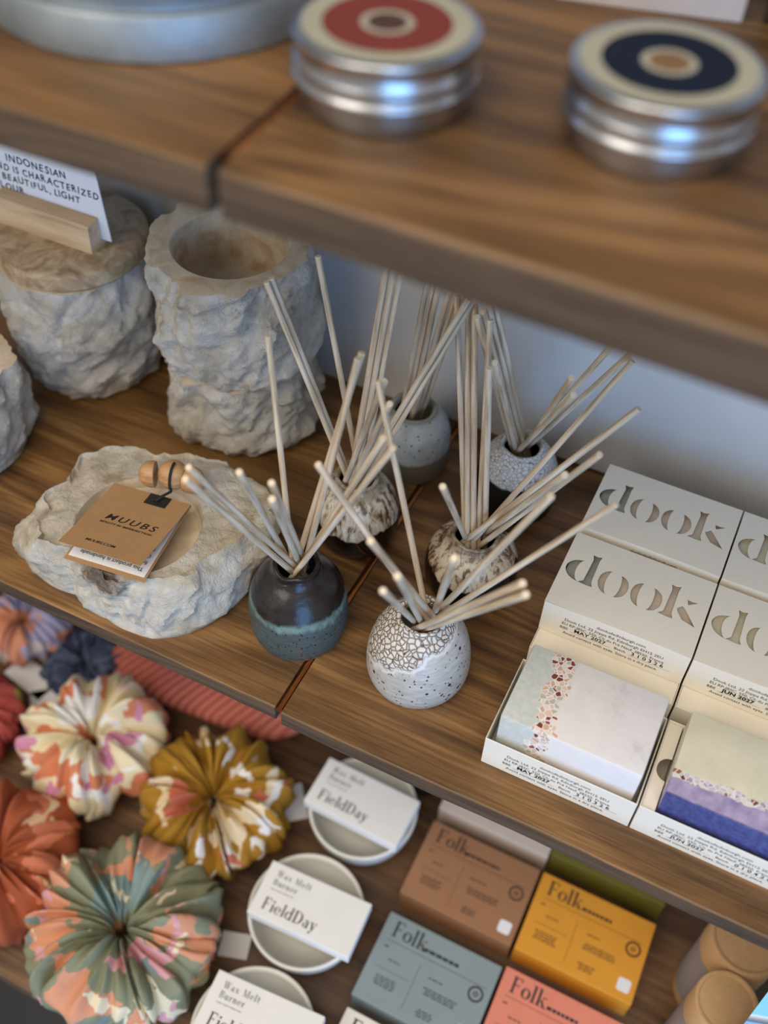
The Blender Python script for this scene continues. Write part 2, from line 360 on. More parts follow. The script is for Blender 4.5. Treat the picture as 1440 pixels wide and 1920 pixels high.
def board(name, label, x0, x1, y0, y1, ztop, th, mats, seed, bev=0.0016, nx=90, taper=0.0):
    """a plank with a slightly uneven hand-finished front edge; origin at its left front lower corner"""
    V = []; F = []; MI = []
    prof = []                                          # (y, z) going round the section
    for k in range(4):
        a = pi/2*k/3
        prof.append((bev-bev*cos(a), th-bev+bev*sin(a)))  # front top round
    sec = [(y1-y0, 0), (0.0006, 0), (0, 0.0012)]+[(0, th*0.5)]+prof+[(y1-y0, th)]
    n = len(sec)
    for i in range(nx+1):
        x = (x1-x0)*i/nx; wob = noise.noise(Vector((x*9+seed, seed, 0)))*0.0009+noise.noise(Vector((x*60+seed, 1, 0)))*0.0003
        wz = noise.noise(Vector((x*25+seed, 5, 2)))*0.0005
        ex = 0.0
        for j, (y, z) in enumerate(sec):
            fr = 1 if 1 <= j < n-1 else 0
            V.append((x, y+wob*fr, z+(wz if (fr and j < 3) else 0)-(min(x, .3)*taper if j < 3 else 0)))
    for i in range(nx):
        for j in range(n):
            k = (j+1) % n; F.append((i*n+j, i*n+k, (i+1)*n+k, (i+1)*n+j))
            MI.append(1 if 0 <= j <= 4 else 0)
    F.append(tuple(range(n))[::-1]); MI.append(1); F.append(tuple(nx*n+j for j in range(n))); MI.append(1)
    me = pydata(V, F)
    bm = bmesh.new(); bm.from_mesh(me); bmesh.ops.recalc_face_normals(bm, faces=bm.faces); bm.to_mesh(me); bm.free()
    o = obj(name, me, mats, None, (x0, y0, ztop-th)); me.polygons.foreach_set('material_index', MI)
    for p in me.polygons: p.use_smooth = True
    me.set_sharp_from_angle(angle=radians(50))
    return tag(o, label, 'shelf', 'wooden shelf boards')
DW = 0.2832
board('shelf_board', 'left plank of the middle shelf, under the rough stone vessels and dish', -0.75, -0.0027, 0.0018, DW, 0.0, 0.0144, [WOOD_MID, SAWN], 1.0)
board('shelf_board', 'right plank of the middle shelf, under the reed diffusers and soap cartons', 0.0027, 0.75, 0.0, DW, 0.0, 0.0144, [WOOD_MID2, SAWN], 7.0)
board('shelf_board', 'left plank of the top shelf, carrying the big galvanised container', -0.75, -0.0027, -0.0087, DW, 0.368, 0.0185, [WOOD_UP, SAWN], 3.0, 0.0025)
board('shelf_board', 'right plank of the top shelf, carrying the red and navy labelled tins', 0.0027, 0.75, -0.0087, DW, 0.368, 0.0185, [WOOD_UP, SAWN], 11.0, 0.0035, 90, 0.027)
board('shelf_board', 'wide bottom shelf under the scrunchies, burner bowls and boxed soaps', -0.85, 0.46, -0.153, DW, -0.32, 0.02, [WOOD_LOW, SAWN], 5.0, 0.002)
board('shelf_board', 'added unseen shelf above the tins and galvanised container, shading the top shelf', -0.75, 0.75, -0.0087, DW, 0.736, 0.0185, [WOOD_UP, SAWN], 17.0, 0.003)  # extra board above the view, added only to shade the top shelf
for zt, lab in ((0.0, 'thin copper rod in the joint of the middle shelf beside the teal pot'), (0.368, 'thin copper rod in the joint of the top shelf beside the red tin')):
    tag(obj('copper_rod', tube([(0, 0.003, zt-0.0030), (0, DW, zt-0.0030)], 0.0025, 16), COPPER, smooth=40), lab, 'rod', 'copper rods in the shelf joints')

# ------------------------------------------------------------------ top shelf
ZU = 0.368
def tin(x, y, lab, ring, dot, rz):
    t = thing('salve_tin', lab, 'tin', (x, y, ZU), rz, 'round salve tins on the top shelf')
    body = fine([(0, 0.0), (0.0298, 0.0), (0.0312, 0.0008), (0.0316, 0.0018), (0.0316, 0.0120), (0.031, 0.0124)], .003)
    obj('body', lathe(body, 72), ALU, t, smooth=35)
    lid = [(0.0318, 0.0098), (0.0336, 0.0096), (0.0341, 0.0103), (0.0341, 0.0112), (0.0334, 0.0122), (0.0328, 0.0130), (0.0328, 0.0146), (0.0334, 0.0152), (0.0337, 0.0162), (0.0334, 0.0172),
           (0.0328, 0.0180), (0.0328, 0.0236), (0.0334, 0.0246), (0.0333, 0.0258), (0.0324, 0.0265), (0.0312, 0.0264), (0, 0.0261)]
    l = obj('lid', lathe(lid, 72), ALU, t, smooth=50)
    # printed label: rings of one disc
    rs = [0, 0.0066, 0.0070, 0.0090, 0.0096, 0.0225, 0.0230, 0.0302]; V = [(0, 0, 0)]; F = []; MI = []; n = 72; mi = [2, 2, 0, 0, 1, 1, 0]
    for r in rs[1:]:
        V += [(r*cos(2*pi*i/n), r*sin(2*pi*i/n), 0) for i in range(n)]
    for i in range(n):
        F.append((0, 1+i, 1+(i+1) % n)); MI.append(mi[0])
    for k in range(1, len(rs)-1):
        for i in range(n):
            a = 1+(k-1)*n; b = 1+k*n; F.append((a+i, b+i, b+(i+1) % n, a+(i+1) % n)); MI.append(mi[k])
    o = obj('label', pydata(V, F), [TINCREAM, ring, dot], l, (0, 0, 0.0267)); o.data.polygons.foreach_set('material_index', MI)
    o['label'] = 'round printed paper label'
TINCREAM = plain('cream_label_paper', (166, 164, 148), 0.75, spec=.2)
RED = plain('brick_red_print', (122, 58, 52), 0.75, spec=.15); NAVY = plain('navy_print', (24, 32, 50), 0.75, spec=.15)
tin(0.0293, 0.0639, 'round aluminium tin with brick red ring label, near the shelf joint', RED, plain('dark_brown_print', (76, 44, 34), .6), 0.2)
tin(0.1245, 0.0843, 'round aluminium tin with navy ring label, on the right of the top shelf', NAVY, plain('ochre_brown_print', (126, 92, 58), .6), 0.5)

t = thing('galvanised_container', 'large round grey galvanised metal container with banded rim on the top shelf', 'container', (-0.0945, 0.106, ZU))
obj('base_band', lathe([(0, 0), (0.0738, 0), (0.0750, 0.001), (0.0750, 0.0165), (0.0742, 0.0178), (0.0722, 0.0182), (0.07, 0.0182)], 96), ZINC, t, smooth=35)
obj('body', lathe([(0.068, 0.0175), (0.0715, 0.0176), (0.0715, 0.0212), (0.0735, 0.0228), (0.0738, 0.0245), (0.0738, 0.046), (0.0728, 0.049), (0, 0.050)], 96), ZINC, t, smooth=35)
t = thing('carton', 'plain white carton lying at the back right of the top shelf', 'box', (0.0560, 0.1726, ZU), math.atan2(0.0173, 0.0756))
obj('carton_body', boxm(0, 0.0775, 0, 0.045, 0, 0.05, bev=0.0008), plain('pale_lilac_card', (196, 190, 192), .6), t)
t = thing('wooden_block', 'dark brown block behind the white carton on the top shelf', 'block', (0.139, 0.195, ZU))
obj('block_body', boxm(0, 0.075, 0, 0.05, 0, 0.06, bev=0.001), wood('dark_walnut', (32, 20, 12), (52, 34, 20), (66, 44, 28), 1.2, .5), t)

# ------------------------------------------------------------------ rough stone vessels
def lattice(i, j, k): x = sin(i*127.1+j*311.7+k*74.7)*43758.5453; return x-math.floor(x)
def facets(p):
    """piecewise-planar noise (tetrahedral interpolation): broken faces with crisp arrises"""
    b = [math.floor(c) for c in p]; f = sorted(((p[a]-b[a], a) for a in range(3)), reverse=True)
    v = list(b); r = lattice(*v)*(1-f[0][0])
    for n in range(3):
        v[f[n][1]] += 1; r += lattice(*v)*(f[n][0]-(f[n+1][0] if n < 2 else 0))
    return r-0.5
ROT = Matrix.Rotation(0.7, 3, 'X') @ Matrix.Rotation(0.5, 3, 'Z') @ Matrix.Rotation(0.9, 3, 'Y')
def rocky(p, amp, seed, facet=26.0, rough=1.0):
    """chipped-stone displacement along the outward normal, in metres"""
    q = p*facet+Vector((seed, seed*1.3, seed*.7)); q = q+Vector((noise.noise(q), noise.noise(q+Vector((7, 0, 0))), noise.noise(q+Vector((0, 9, 0)))))*.25
    a = ROT @ q; b = ROT @ a
    h = noise.noise(q*0.45)*0.8+facets(a*1.5)*2.6+facets(b*3.4)*1.9+facets(q*7.5)*.75*rough
    h += noise.fractal(q*6.0, 0.9, 2.1, 4)*0.22*rough
    return h*amp
def stone_pot(parent, name, outer, inner, mats, amp, seed, seg=190, ell=(1, 1)):
    """outer [(r,z)] bottom to rim (rough), inner [(r,z)] rim inward (honed smooth)"""
    O = fine(outer, .0016); I = inner; n = len(O)+len(I); V = []; F = []; MI = []
    zt = outer[-1][1]
    for i in range(seg):
        a = 2*pi*i/seg
        for j, (r, z) in enumerate(O):
            p = Vector((r*cos(a)*ell[0], r*sin(a)*ell[1], z)); d = rocky(p, amp, seed)
            k = min(1.0, (z)/.003) if z < .003 else 1.0
            if r < outer[1][0]*0.98 and z < .002: k = 0
            V.append((p.x+d*cos(a)*k, p.y+d*sin(a)*k, p.z if j == len(O)-1 else p.z))
        ro = math.hypot(V[-1][0], V[-1][1])
        for j, (r, z) in enumerate(I): V.append((r*cos(a), r*sin(a), z))
    for i in range(seg):
        k = (i+1) % seg
        for j in range(n-1): F.append((i*n+j, k*n+j, k*n+j+1, i*n+j+1)); MI.append(0 if j < len(O)-1 else 1)
    F.append(tuple(i*n for i in reversed(range(seg)))); MI.append(0)
    F.append(tuple(i*n+n-1 for i in range(seg))); MI.append(1)
    me = pydata(V, F); o = obj(name, me, mats, parent); me.polygons.foreach_set('material_index', MI)
    for p in me.polygons: p.use_smooth = True
    me.set_sharp_from_angle(angle=radians(34)); return o
# stacked pair
TX, TY = -0.1490, 0.2160
t = thing('stone_pot', 'rough limestone pot carrying another hollow stone pot on top', 'stone pot', (TX, TY, 0), 0, 'rough limestone vessels')
stone_pot(t, 'pot_body', [(0.040, 0), (0.047, 0.003), (0.0525, 0.012), (0.0550, 0.03), (0.0545, 0.05), (0.0530, 0.062), (0.0515, 0.0655)], [(0.042, 0.0660), (0.036, 0.0655), (0.034, 0.03), (0.012, 0.028)], [STONE, HONED2], .0050, 3.1)
t = thing('stone_pot', 'hollow limestone pot with honed rim stacked on top of another', 'stone pot', (TX-0.0015, TY-0.001, 0.0662), 0.4, 'rough limestone vessels')
stone_pot(t, 'pot_body', [(0.042, 0), (0.0500, 0.002), (0.0535, 0.012), (0.0565, 0.035), (0.0585, 0.060), (0.0575, 0.078), (0.0545, 0.0868)], [(0.0515, 0.0875), (0.0395, 0.0875), (0.0385, 0.0865), (0.0378, 0.062), (0.036, 0.052), (0.030, 0.049), (0.012, 0.048)], [STONE, HONED], .0050, 8.3)
# lidded jar
JX, JY = -0.290, 0.2165
t = thing('stone_jar', 'wide lidded limestone jar carrying a wooden card holder', 'stone jar', (JX, JY, 0), 0, 'rough limestone vessels')
stone_pot(t, 'jar_body', [(0.044, 0), (0.0515, 0.003), (0.0565, 0.015), (0.0592, 0.04), (0.0592, 0.07), (0.058, 0.092), (0.0555, 0.1025)], [(0.0515, 0.1035), (0.012, 0.1035)], [STONE, HONED2], .0040, 14.2)
obj('lid', lathe([(0, 0.1037), (0.0520, 0.1037), (0.0545, 0.1043), (0.0560, 0.1055), (0.0560, 0.1155), (0.0545, 0.1172), (0.0528, 0.118), (0, 0.118)], 96), MARBLE, t, smooth=35)
t = thing('stone_pot', 'rough limestone pot cut off at the left edge of the photo', 'stone pot', (-0.318, 0.091, 0), 0.9, 'rough limestone vessels')
stone_pot(t, 'pot_body', [(0.044, 0), (0.0485, 0.003), (0.0535, 0.014), (0.0545, 0.035), (0.052, 0.06), (0.049, 0.072)], [(0.046, 0.0725), (0.036, 0.0725), (0.034, 0.03), (0.012, 0.028)], [STONE, HONED2], .0042, 21.7)
# dish
def dish():
    C0 = Vector((-0.1330, 0.0580, 0))
    low = [(-0.2138, .0273), (-.1977, .0193), (-.1604, .0158), (-.1506, .0112), (-.1302, .0092), (-.1087, .0080), (-.0961, .0098), (-.0800, .0213), (-.066, .0486), (-.062, .080), (-.067, .105), (-.090, .122), (-.125, .116), (-.158, .114), (-.188, .105), (-.203, .092), (-.211, .066)]
    topi = [(-.196, .026), (-.1850, .020), (-.158, .017), (-.145, .0135), (-.128, .0125), (-.110, .0125), (-.098, .0160), (-.082, .029), (-.071, .052), (-.058, .085), (-.060, .112), (-.0868, .1245), (-.1247, .1180), (-.158, .1165), (-.1870, .107), (-.198, .096), (-.2045, .0516)]
    def radial(poly):
        A = sorted([(math.atan2(y-C0.y, x-C0.x), math.hypot(x-C0.x, y-C0.y)) for x, y in poly]); A = [(A[-1][0]-2*pi, A[-1][1])]+A+[(A[0][0]+2*pi, A[0][1])]
        def f(a):
            for (a0, r_0), (a1, r1) in zip(A, A[1:]):
                if a0 <= a <= a1: return r_0+(r1-r_0)*(a-a0)/(a1-a0)
            return A[0][1]
        return f
    RL, RT = radial(low), radial(topi); RC = Vector((-0.131, 0.0555, 0))-C0; RR = 0.0410; ZT = 0.047; n_s = 22; n_t = 18; seg = 260
    V = []; F = []; MI = []; rows = 0
    for i in range(seg):
        a = -pi+2*pi*i/seg; rl, rtp = RL(a), RT(a); col = []
        d = Vector((cos(a), sin(a), 0))
        # distance from C0 to recess circle in this direction
        b = d.dot(RC); rr = b+math.sqrt(max(0, b*b-(RC.length_squared-RR*RR)))
        col.append(d*rl*0.6)
        for k in range(n_s+1):
            u = k/n_s; z = ZT*0.97*u; r = rl+(rtp-rl)*u+0.0032*sin(pi*min(1, u*1.1))*(1 if u < .9 else .6)
            p = Vector((d.x*r, d.y*r, z)); h = rocky(p, .0050, 31.0, 24)*min(1, u*8); q = p+d*h
            if k > n_s-4: q -= d*(k-(n_s-4))**2*0.00022
            col.append(Vector((q.x, q.y, z+(rocky(p, .0012, 50, 26) if k > 2 else 0))))
        r_e = Vector((col[-1].x, col[-1].y)).length
        for k in range(1, n_t+1):
            u = k/n_t; r = r_e+(rr+.0004-r_e)*u; p = Vector((d.x*r, d.y*r, 0)); calm = max(0, 1-max(0, (u-.75)/.25))
            slope = 0.0018*sin(a+0.9)-0.0035*(1-u)
            pit = 0.0
            g = (p+C0-Vector((-.128, .0125, 0))).length
            if g < .02: pit = -0.006*(1-g/.02)**1.2*(0.6+noise.noise(p*260)*.9)
            col.append(Vector((p.x, p.y, ZT+slope*(1-u*.6)+rocky(p, .0016, 44, 26)*(.25+.75*calm)+pit*calm)))
        nr = len(col)
        for r, z in ((rr-.0006, ZT-.0012), (rr-.0016, ZT-.010), (rr-.004, ZT-.0125), ((rr)*.5, ZT-.0128), (rr*.05, ZT-.0128)): col.append(Vector((d.x*r, d.y*r, z)))
        V += col; rows = len(col)
    for i in range(seg):
        k = (i+1) % seg
        for j in range(rows-1): F.append((i*rows+j, k*rows+j, k*rows+j+1, i*rows+j+1)); MI.append(1 if j >= nr else 0)
    F.append(tuple(i*rows for i in reversed(range(seg)))); MI.append(0); F.append(tuple(i*rows+rows-1 for i in range(seg))); MI.append(1)
    t = thing('stone_dish', 'low rough limestone dish with round hollow, holding the kraft swing tag', 'stone dish', C0, 0, 'rough limestone vessels')
    me = pydata(V, F); o = obj('dish_body', me, [DISHSTONE, HONED2], t); me.polygons.foreach_set('material_index', MI)
    for p in me.polygons: p.use_smooth = True
    me.set_sharp_from_angle(angle=radians(32))
def dish_stone():
    m = NB('limestone_with_brown_pocket', 0.75)
    big = m.noise(22, 6, 0.6, 0.8); fin = m.noise(260, 6, 0.7); ve = m.noise(50, 5, 0.6, 2.2)
    c = m.ramp(big, [(.28, srgb(164, 146, 120)), (.42, srgb(210, 198, 176)), (.58, srgb(228, 220, 206)), (.78, srgb(202, 194, 180))])
    c = m.mix(m.math('MULTIPLY', m.step(ve, .60, .72), 0.5), c, srgb(140, 112, 80)); c = m.mix(m.math('MULTIPLY', m.step(fin, .56, .75), 0.45), c, srgb(230, 224, 212))
    s = m.n('ShaderNodeVectorMath', operation='DISTANCE'); m.put(s.inputs[0], m.co); s.inputs[1].default_value = (.004, -.0445, .044)
    k = m.step(m.math('ADD', s.outputs['Value'], m.math('MULTIPLY', m.math('SUBTRACT', m.noise(120, 5, .7), .5), .03)), .020, .009)
    c = m.mix(m.math('MULTIPLY', k, .85), c, m.ramp(m.noise(300, 4), [(.4, srgb(44, 32, 24)), (.6, srgb(128, 98, 62))]))
    m.color(c); m.bump(m.math('ADD', m.noise(110, 8, 0.7, 0.6), m.math('MULTIPLY', fin, .35)), 0.006, 0.9); return m.m
DISHSTONE = dish_stone(); dish()

# kraft swing tag with wooden beads
TAGROT = radians(7.2)
t = thing('swing_tag', 'folded kraft swing tag with wooden beads lying in the stone dish', 'tag', (-0.1525, 0.0092, 0.0500), TAGROT)
TW, TL = 0.0545, 0.0650
def leaf(z_back, z_front, th=0.0005, n=8, l=TL, w=TW, ins=0.0):
    bm = bmesh.new(); up = []; dn = []
    for i in range(n+1):
        u = i/n; y = ins+u*(l-ins); s = 1-u
        z = z_back+(z_front-z_back)*s**1.15
        a = [bm.verts.new((x, y, z+th)) for x in (ins*0.5, w-ins*0.5)]; b = [bm.verts.new((x, y, z)) for x in (ins*0.5, w-ins*0.5)]; up.append(a); dn.append(b)
    for i in range(n):
        bm.faces.new((up[i][0], up[i][1], up[i+1][1], up[i+1][0])); bm.faces.new((dn[i][1], dn[i][0], dn[i+1][0], dn[i+1][1]))
        for s, (p, q) in ((0, (0, 1)),):
            bm.faces.new((up[i][0], up[i+1][0], dn[i+1][0], dn[i][0])); bm.faces.new((up[i+1][1], up[i][1], dn[i][1], dn[i+1][1]))
    bm.faces.new((up[0][1], up[0][0], dn[0][0], dn[0][1])); bm.faces.new((up[n][0], up[n][1], dn[n][1], dn[n][0])); return bm
obj('back_leaf', leaf(0.0006, 0.0003), KRAFT, t)
pg = obj('inner_page', leaf(0.0012, 0.0009, 0.0002, l=TL-.006, w=TW-.0, ins=.0030), PAPER, t)
items = []
for k, (s) in enumerate(('This product is handmade', 'from teak wood', 'Colo', 'the', 'it as')): items.append((text_mesh(s, 0.0043), 0, -k*0.0053))
me = join_meshes(items)
for v in me.vertices: v.co.x, v.co.y = 0.0500-v.co.x*0.95, 0.0092-v.co.y
obj('page_text', me, INK, pg, (0, 0, 0.00165))
cv = obj('cover_leaf', leaf(0.0018, 0.0165), KRAFT, t)
# print on the cover follows its slope
def on_cover(me, lift=0.0003):
    for v in me.vertices:
        y = v.co.y; s = max(0, 1-y/TL); v.co.z = 0.0018+(0.0165-0.0018)*s**1.15+0.0005+lift
    return me
me = join_meshes([(text_mesh('MUUBS', 0.0078, 'CENTER', 0.00005, 1.35, 0.25, 1.12), TW*.535, 0.0310), (text_mesh('BEAUTY IN IMPERFECTION', 0.0022, 'CENTER', 0.00006, 1.12, 0.2, 1.2), TW*.53, 0.0270), (text_mesh('MUUBS.COM', 0.0030, 'CENTER', 0.00003, 1.0, 0.2, 1.15), TW*.42, 0.0078)])
obj('cover_print', on_cover(me), INK, cv)
me = rects([(0.0262, 0.0545, 0.0412, 0.0560), (0.0262, 0.0560, 0.0412, 0.0600), (0.0262, 0.0600, 0.0412, TL)])
obj('black_patch', on_cover(me, 0.00025), plain('black_card', (38, 36, 36), .7), cv)
me = lathe([(0.0011, 0), (0.0021, 0), (0.0021, 0.0005), (0.0011, 0.0005)], 20, False); obj('eyelet', me, INK, cv, (0.0335, 0.0580, 0.0040))
STRING = plain('black_cord', (30, 28, 32), 0.8)
obj('string', tube(spline([(0.0335, 0.0580, 0.0048), (0.036, 0.0615, 0.0064), (0.0385, 0.0660, 0.0062), (0.0395, 0.0680, 0.0062), (0.0392, 0.0676, 0.0105), (0.0390, 0.0698, 0.0168), (0.0386, 0.0745, 0.0208), (0.0384, 0.0790, 0.0214)], 5), 0.0009, 8), STRING, t, smooth=True)
def bead(loc, r, half, rz):
    prof = [(r*sin(a), -r*cos(a)) for a in [pi*i/18 for i in range(19)]]; me = lathe(prof, 36, False)
    bm = bmesh.new(); bm.from_mesh(me)
    if half:
        g = bm.verts[:]+bm.edges[:]+bm.faces[:]; r_ = bmesh.ops.bisect_plane(bm, geom=g, plane_co=(r*.25, 0, 0), plane_no=(1, 0.15, 0), clear_outer=True)
        bmesh.ops.holes_fill(bm, edges=[e for e in bm.edges if e.is_boundary])
    obj('bead', bm, BEAD, t, loc, rz, smooth=40)
bead((0.0225, 0.0755, 0.0085), 0.0088, True, 0.15); bead((0.0365, 0.0780, 0.0105), 0.0098, False, 0.2); bead((0.0480, 0.0795, 0.0085), 0.0090, True, 2.9)

# card holder and handwritten card on the jar
HZ = 0.1180; CY = 0.2136
t = thing('card_holder', 'pale beech card holder block standing on the stone jar lid', 'card holder', (-0.3392, 0.2001, HZ))
sec = [(0, 0), (0.0012, 0.0195), (0.0022, 0.0206), (0.0118, 0.0220), (0.0125, 0.0220), (0.0125, 0.0045), (0.0148, 0.0045), (0.0148, 0.0220), (0.0215, 0.0205), (0.0230, 0)]
bm = bmesh.new(); A = [bm.verts.new((0, y, z)) for y, z in sec]; B = [bm.verts.new((0.0818, y, z)) for y, z in sec]
for i in range(len(sec)):
    k = (i+1) % len(sec); bm.faces.new((A[i], A[k], B[k], B[i]))
bm.faces.new(A); bm.faces.new(B); bmesh.ops.recalc_face_normals(bm, faces=bm.faces); obj('holder_block', bm, BEECH, t)
t = thing('note_card', 'white handwritten note card upright in the beech holder on the stone jar', 'card', (-0.36, CY, HZ+0.0046))
bm = bmesh.new(); pts = [(0, 0), (0.1106, 0), (0.1062, 0.0900), (0, 0.0900)]
A = [bm.verts.new((x, -0.0003, z)) for x, z in pts]; B = [bm.verts.new((x, 0.0003, z)) for x, z in pts]
for i in range(4): bm.faces.new((A[i], A[(i+1) % 4], B[(i+1) % 4], B[i]))
bm.faces.new(A); bm.faces.new(B); bmesh.ops.recalc_face_normals(bm, faces=bm.faces); obj('card_sheet', bm, PAPER, t)
def hand(s, x, z, size, sx=1.0):
    out = []; rnd = random.Random(len(s)); cx = x
    for ch in s:
        if ch == ' ': cx += size*.30; continue
        me = text_mesh(ch, size*rnd.uniform(.94, 1.08), 'LEFT', 0.00012, 1.0, rnd.uniform(0, .18), sx*.92); a = rnd.uniform(-.10, .06)
        for v in me.vertices: v.co.x, v.co.y = v.co.x*cos(a)-v.co.y*sin(a), v.co.x*sin(a)+v.co.y*cos(a)
        w = max(v.co.x for v in me.vertices) if len(me.vertices) else 0
        out.append((me, cx, z+rnd.uniform(-.0003, .0003))); cx += w+size*.085
    return out
me = join_meshes(hand('INDONESIAN', 0.0304, 0.0408, 0.0078)+hand('ND IS CHARACTERIZED', 0.0196, 0.0325, 0.0076, 0.95)+hand('BEAUTIFUL, LIGHT', 0.0225, 0.0246, 0.0074)+hand('LOUR.', 0.0185, 0.0166, 0.0074))
for v in me.vertices: v.co.x, v.co.y, v.co.z = v.co.x, -0.0005, v.co.y
obj('handwriting', me, INK, t)

# ------------------------------------------------------------------ reed diffusers
def pot(name_lab, loc, prof, mat, rz=0.0):
    t = thing('diffuser_pot', name_lab, 'pot', loc, rz, 'stoneware reed diffuser pots')
    outer = spline(prof, 6); rr = prof[-1][0]; zt = prof[-1][1]
    inner = [(rr-.0008, zt+.0008), (rr-.0022, zt+.0006), (rr-.0030, zt-.0008), (rr-.0032, zt-.0050), (prof[3][0]-.005, zt-.018), (prof[2][0]-.006, .012), (prof[1][0]-.008, .005), (0.0, .0045)]
    me = lathe([(0, 0.0003), (prof[0][0]-.004, 0.0003), (prof[0][0]-.002, 0)]+outer+inner, 96, False, lambda p, a, j: Vector((p.x*(1+.006*sin(a*2+prof[0][0]*900)), p.y*(1+.006*cos(a*3)), p.z+(.0007*sin(a*3+1)+.0005*sin(a*5) if p.z > zt-.004 else 0))))
    obj('pot_body', me, mat, t, smooth=True); return t
P_TEAL = [(0.0284, 0.0), (0.0296, 0.002), (0.0312, 0.010), (0.0314, 0.020), (0.0308, 0.030), (0.0288, 0.0390), (0.0252, 0.0465), (0.0206, 0.0525), (0.0168, 0.0565), (0.0148, 0.0600), (0.0144, 0.0632)]
P_WHITE = [(0.0276, 0.0), (0.0292, 0.002), (0.0316, 0.009), (0.0320, 0.018), (0.0310, 0.028), (0.0288, 0.0370), (0.0254, 0.0448), (0.0212, 0.0508), (0.0174, 0.0550), (0.0154, 0.0578), (0.0151, 0.0594)]
P_DRIPL = [(0.0225, 0.0), (0.0245, 0.002), (0.0275, 0.010), (0.0288, 0.021), (0.0282, 0.031), (0.0258, 0.0400), (0.0218, 0.0475), (0.0178, 0.0525), (0.0152, 0.0555), (0.0145, 0.0580), (0.0147, 0.0592)]
P_DRIPR = [(0.0260, 0.0), (0.0278, 0.002), (0.0302, 0.009), (0.0310, 0.017), (0.0303, 0.025), (0.0278, 0.0330), (0.0238, 0.0390), (0.0195, 0.0430), (0.0168, 0.0458), (0.0158, 0.0482), (0.0160, 0.0494)]
P_GREY = [(0.0255, 0.0), (0.0268, 0.002), (0.0280, 0.010), (0.0282, 0.020), (0.0276, 0.030), (0.0258, 0.0380), (0.0228, 0.0440), (0.0195, 0.0480), (0.0172, 0.0505), (0.0164, 0.0525), (0.0166, 0.0535)]
P_BW = [(0.0270, 0.0), (0.0282, 0.002), (0.0292, 0.010), (0.0292, 0.020), (0.0280, 0.030), (0.0258, 0.0385), (0.0222, 0.0450), (0.0185, 0.0490), (0.0160, 0.0515), (0.0152, 0.0535), (0.0154, 0.0545)]
POTS = {
 'teal': ((-0.0192, 0.0628), P_TEAL, glaze_teal(), 'teal stoneware diffuser pot with black glazed shoulder, beside the shelf joint', 'teal pot'),
 'white': ((0.0632, 0.0655), P_WHITE, glaze_white(), 'speckled white crackle-glazed diffuser pot, foremost on the shelf', 'speckled white front pot'),
 'dripL': ((-0.0210, 0.1470), P_DRIPL, glaze_drip('cream_drip_glaze', .0290, 1.0, (226, 220, 208), k=.015), 'round cream and brown dripped diffuser pot behind the teal pot', 'round dripped pot'),
 'dripR': ((0.0645, 0.1455), P_DRIPR, glaze_drip('tan_drip_glaze', .0270, 6.4, (208, 194, 166), k=.045), 'squat tan and brown dripped diffuser pot behind the white speckled pot', 'squat dripped pot'),
 'grey': ((-0.0180, 0.2290), P_GREY, glaze_grey(), 'blue grey diffuser pot by the wall, rearmost beside the stacked stone pots', 'blue grey pot by the wall'),
 'bw': ((0.0635, 0.2290), P_BW, glaze_bw(), 'diffuser pot with white crackle top and matt black base near the wall', 'black based pot near the wall'),
}
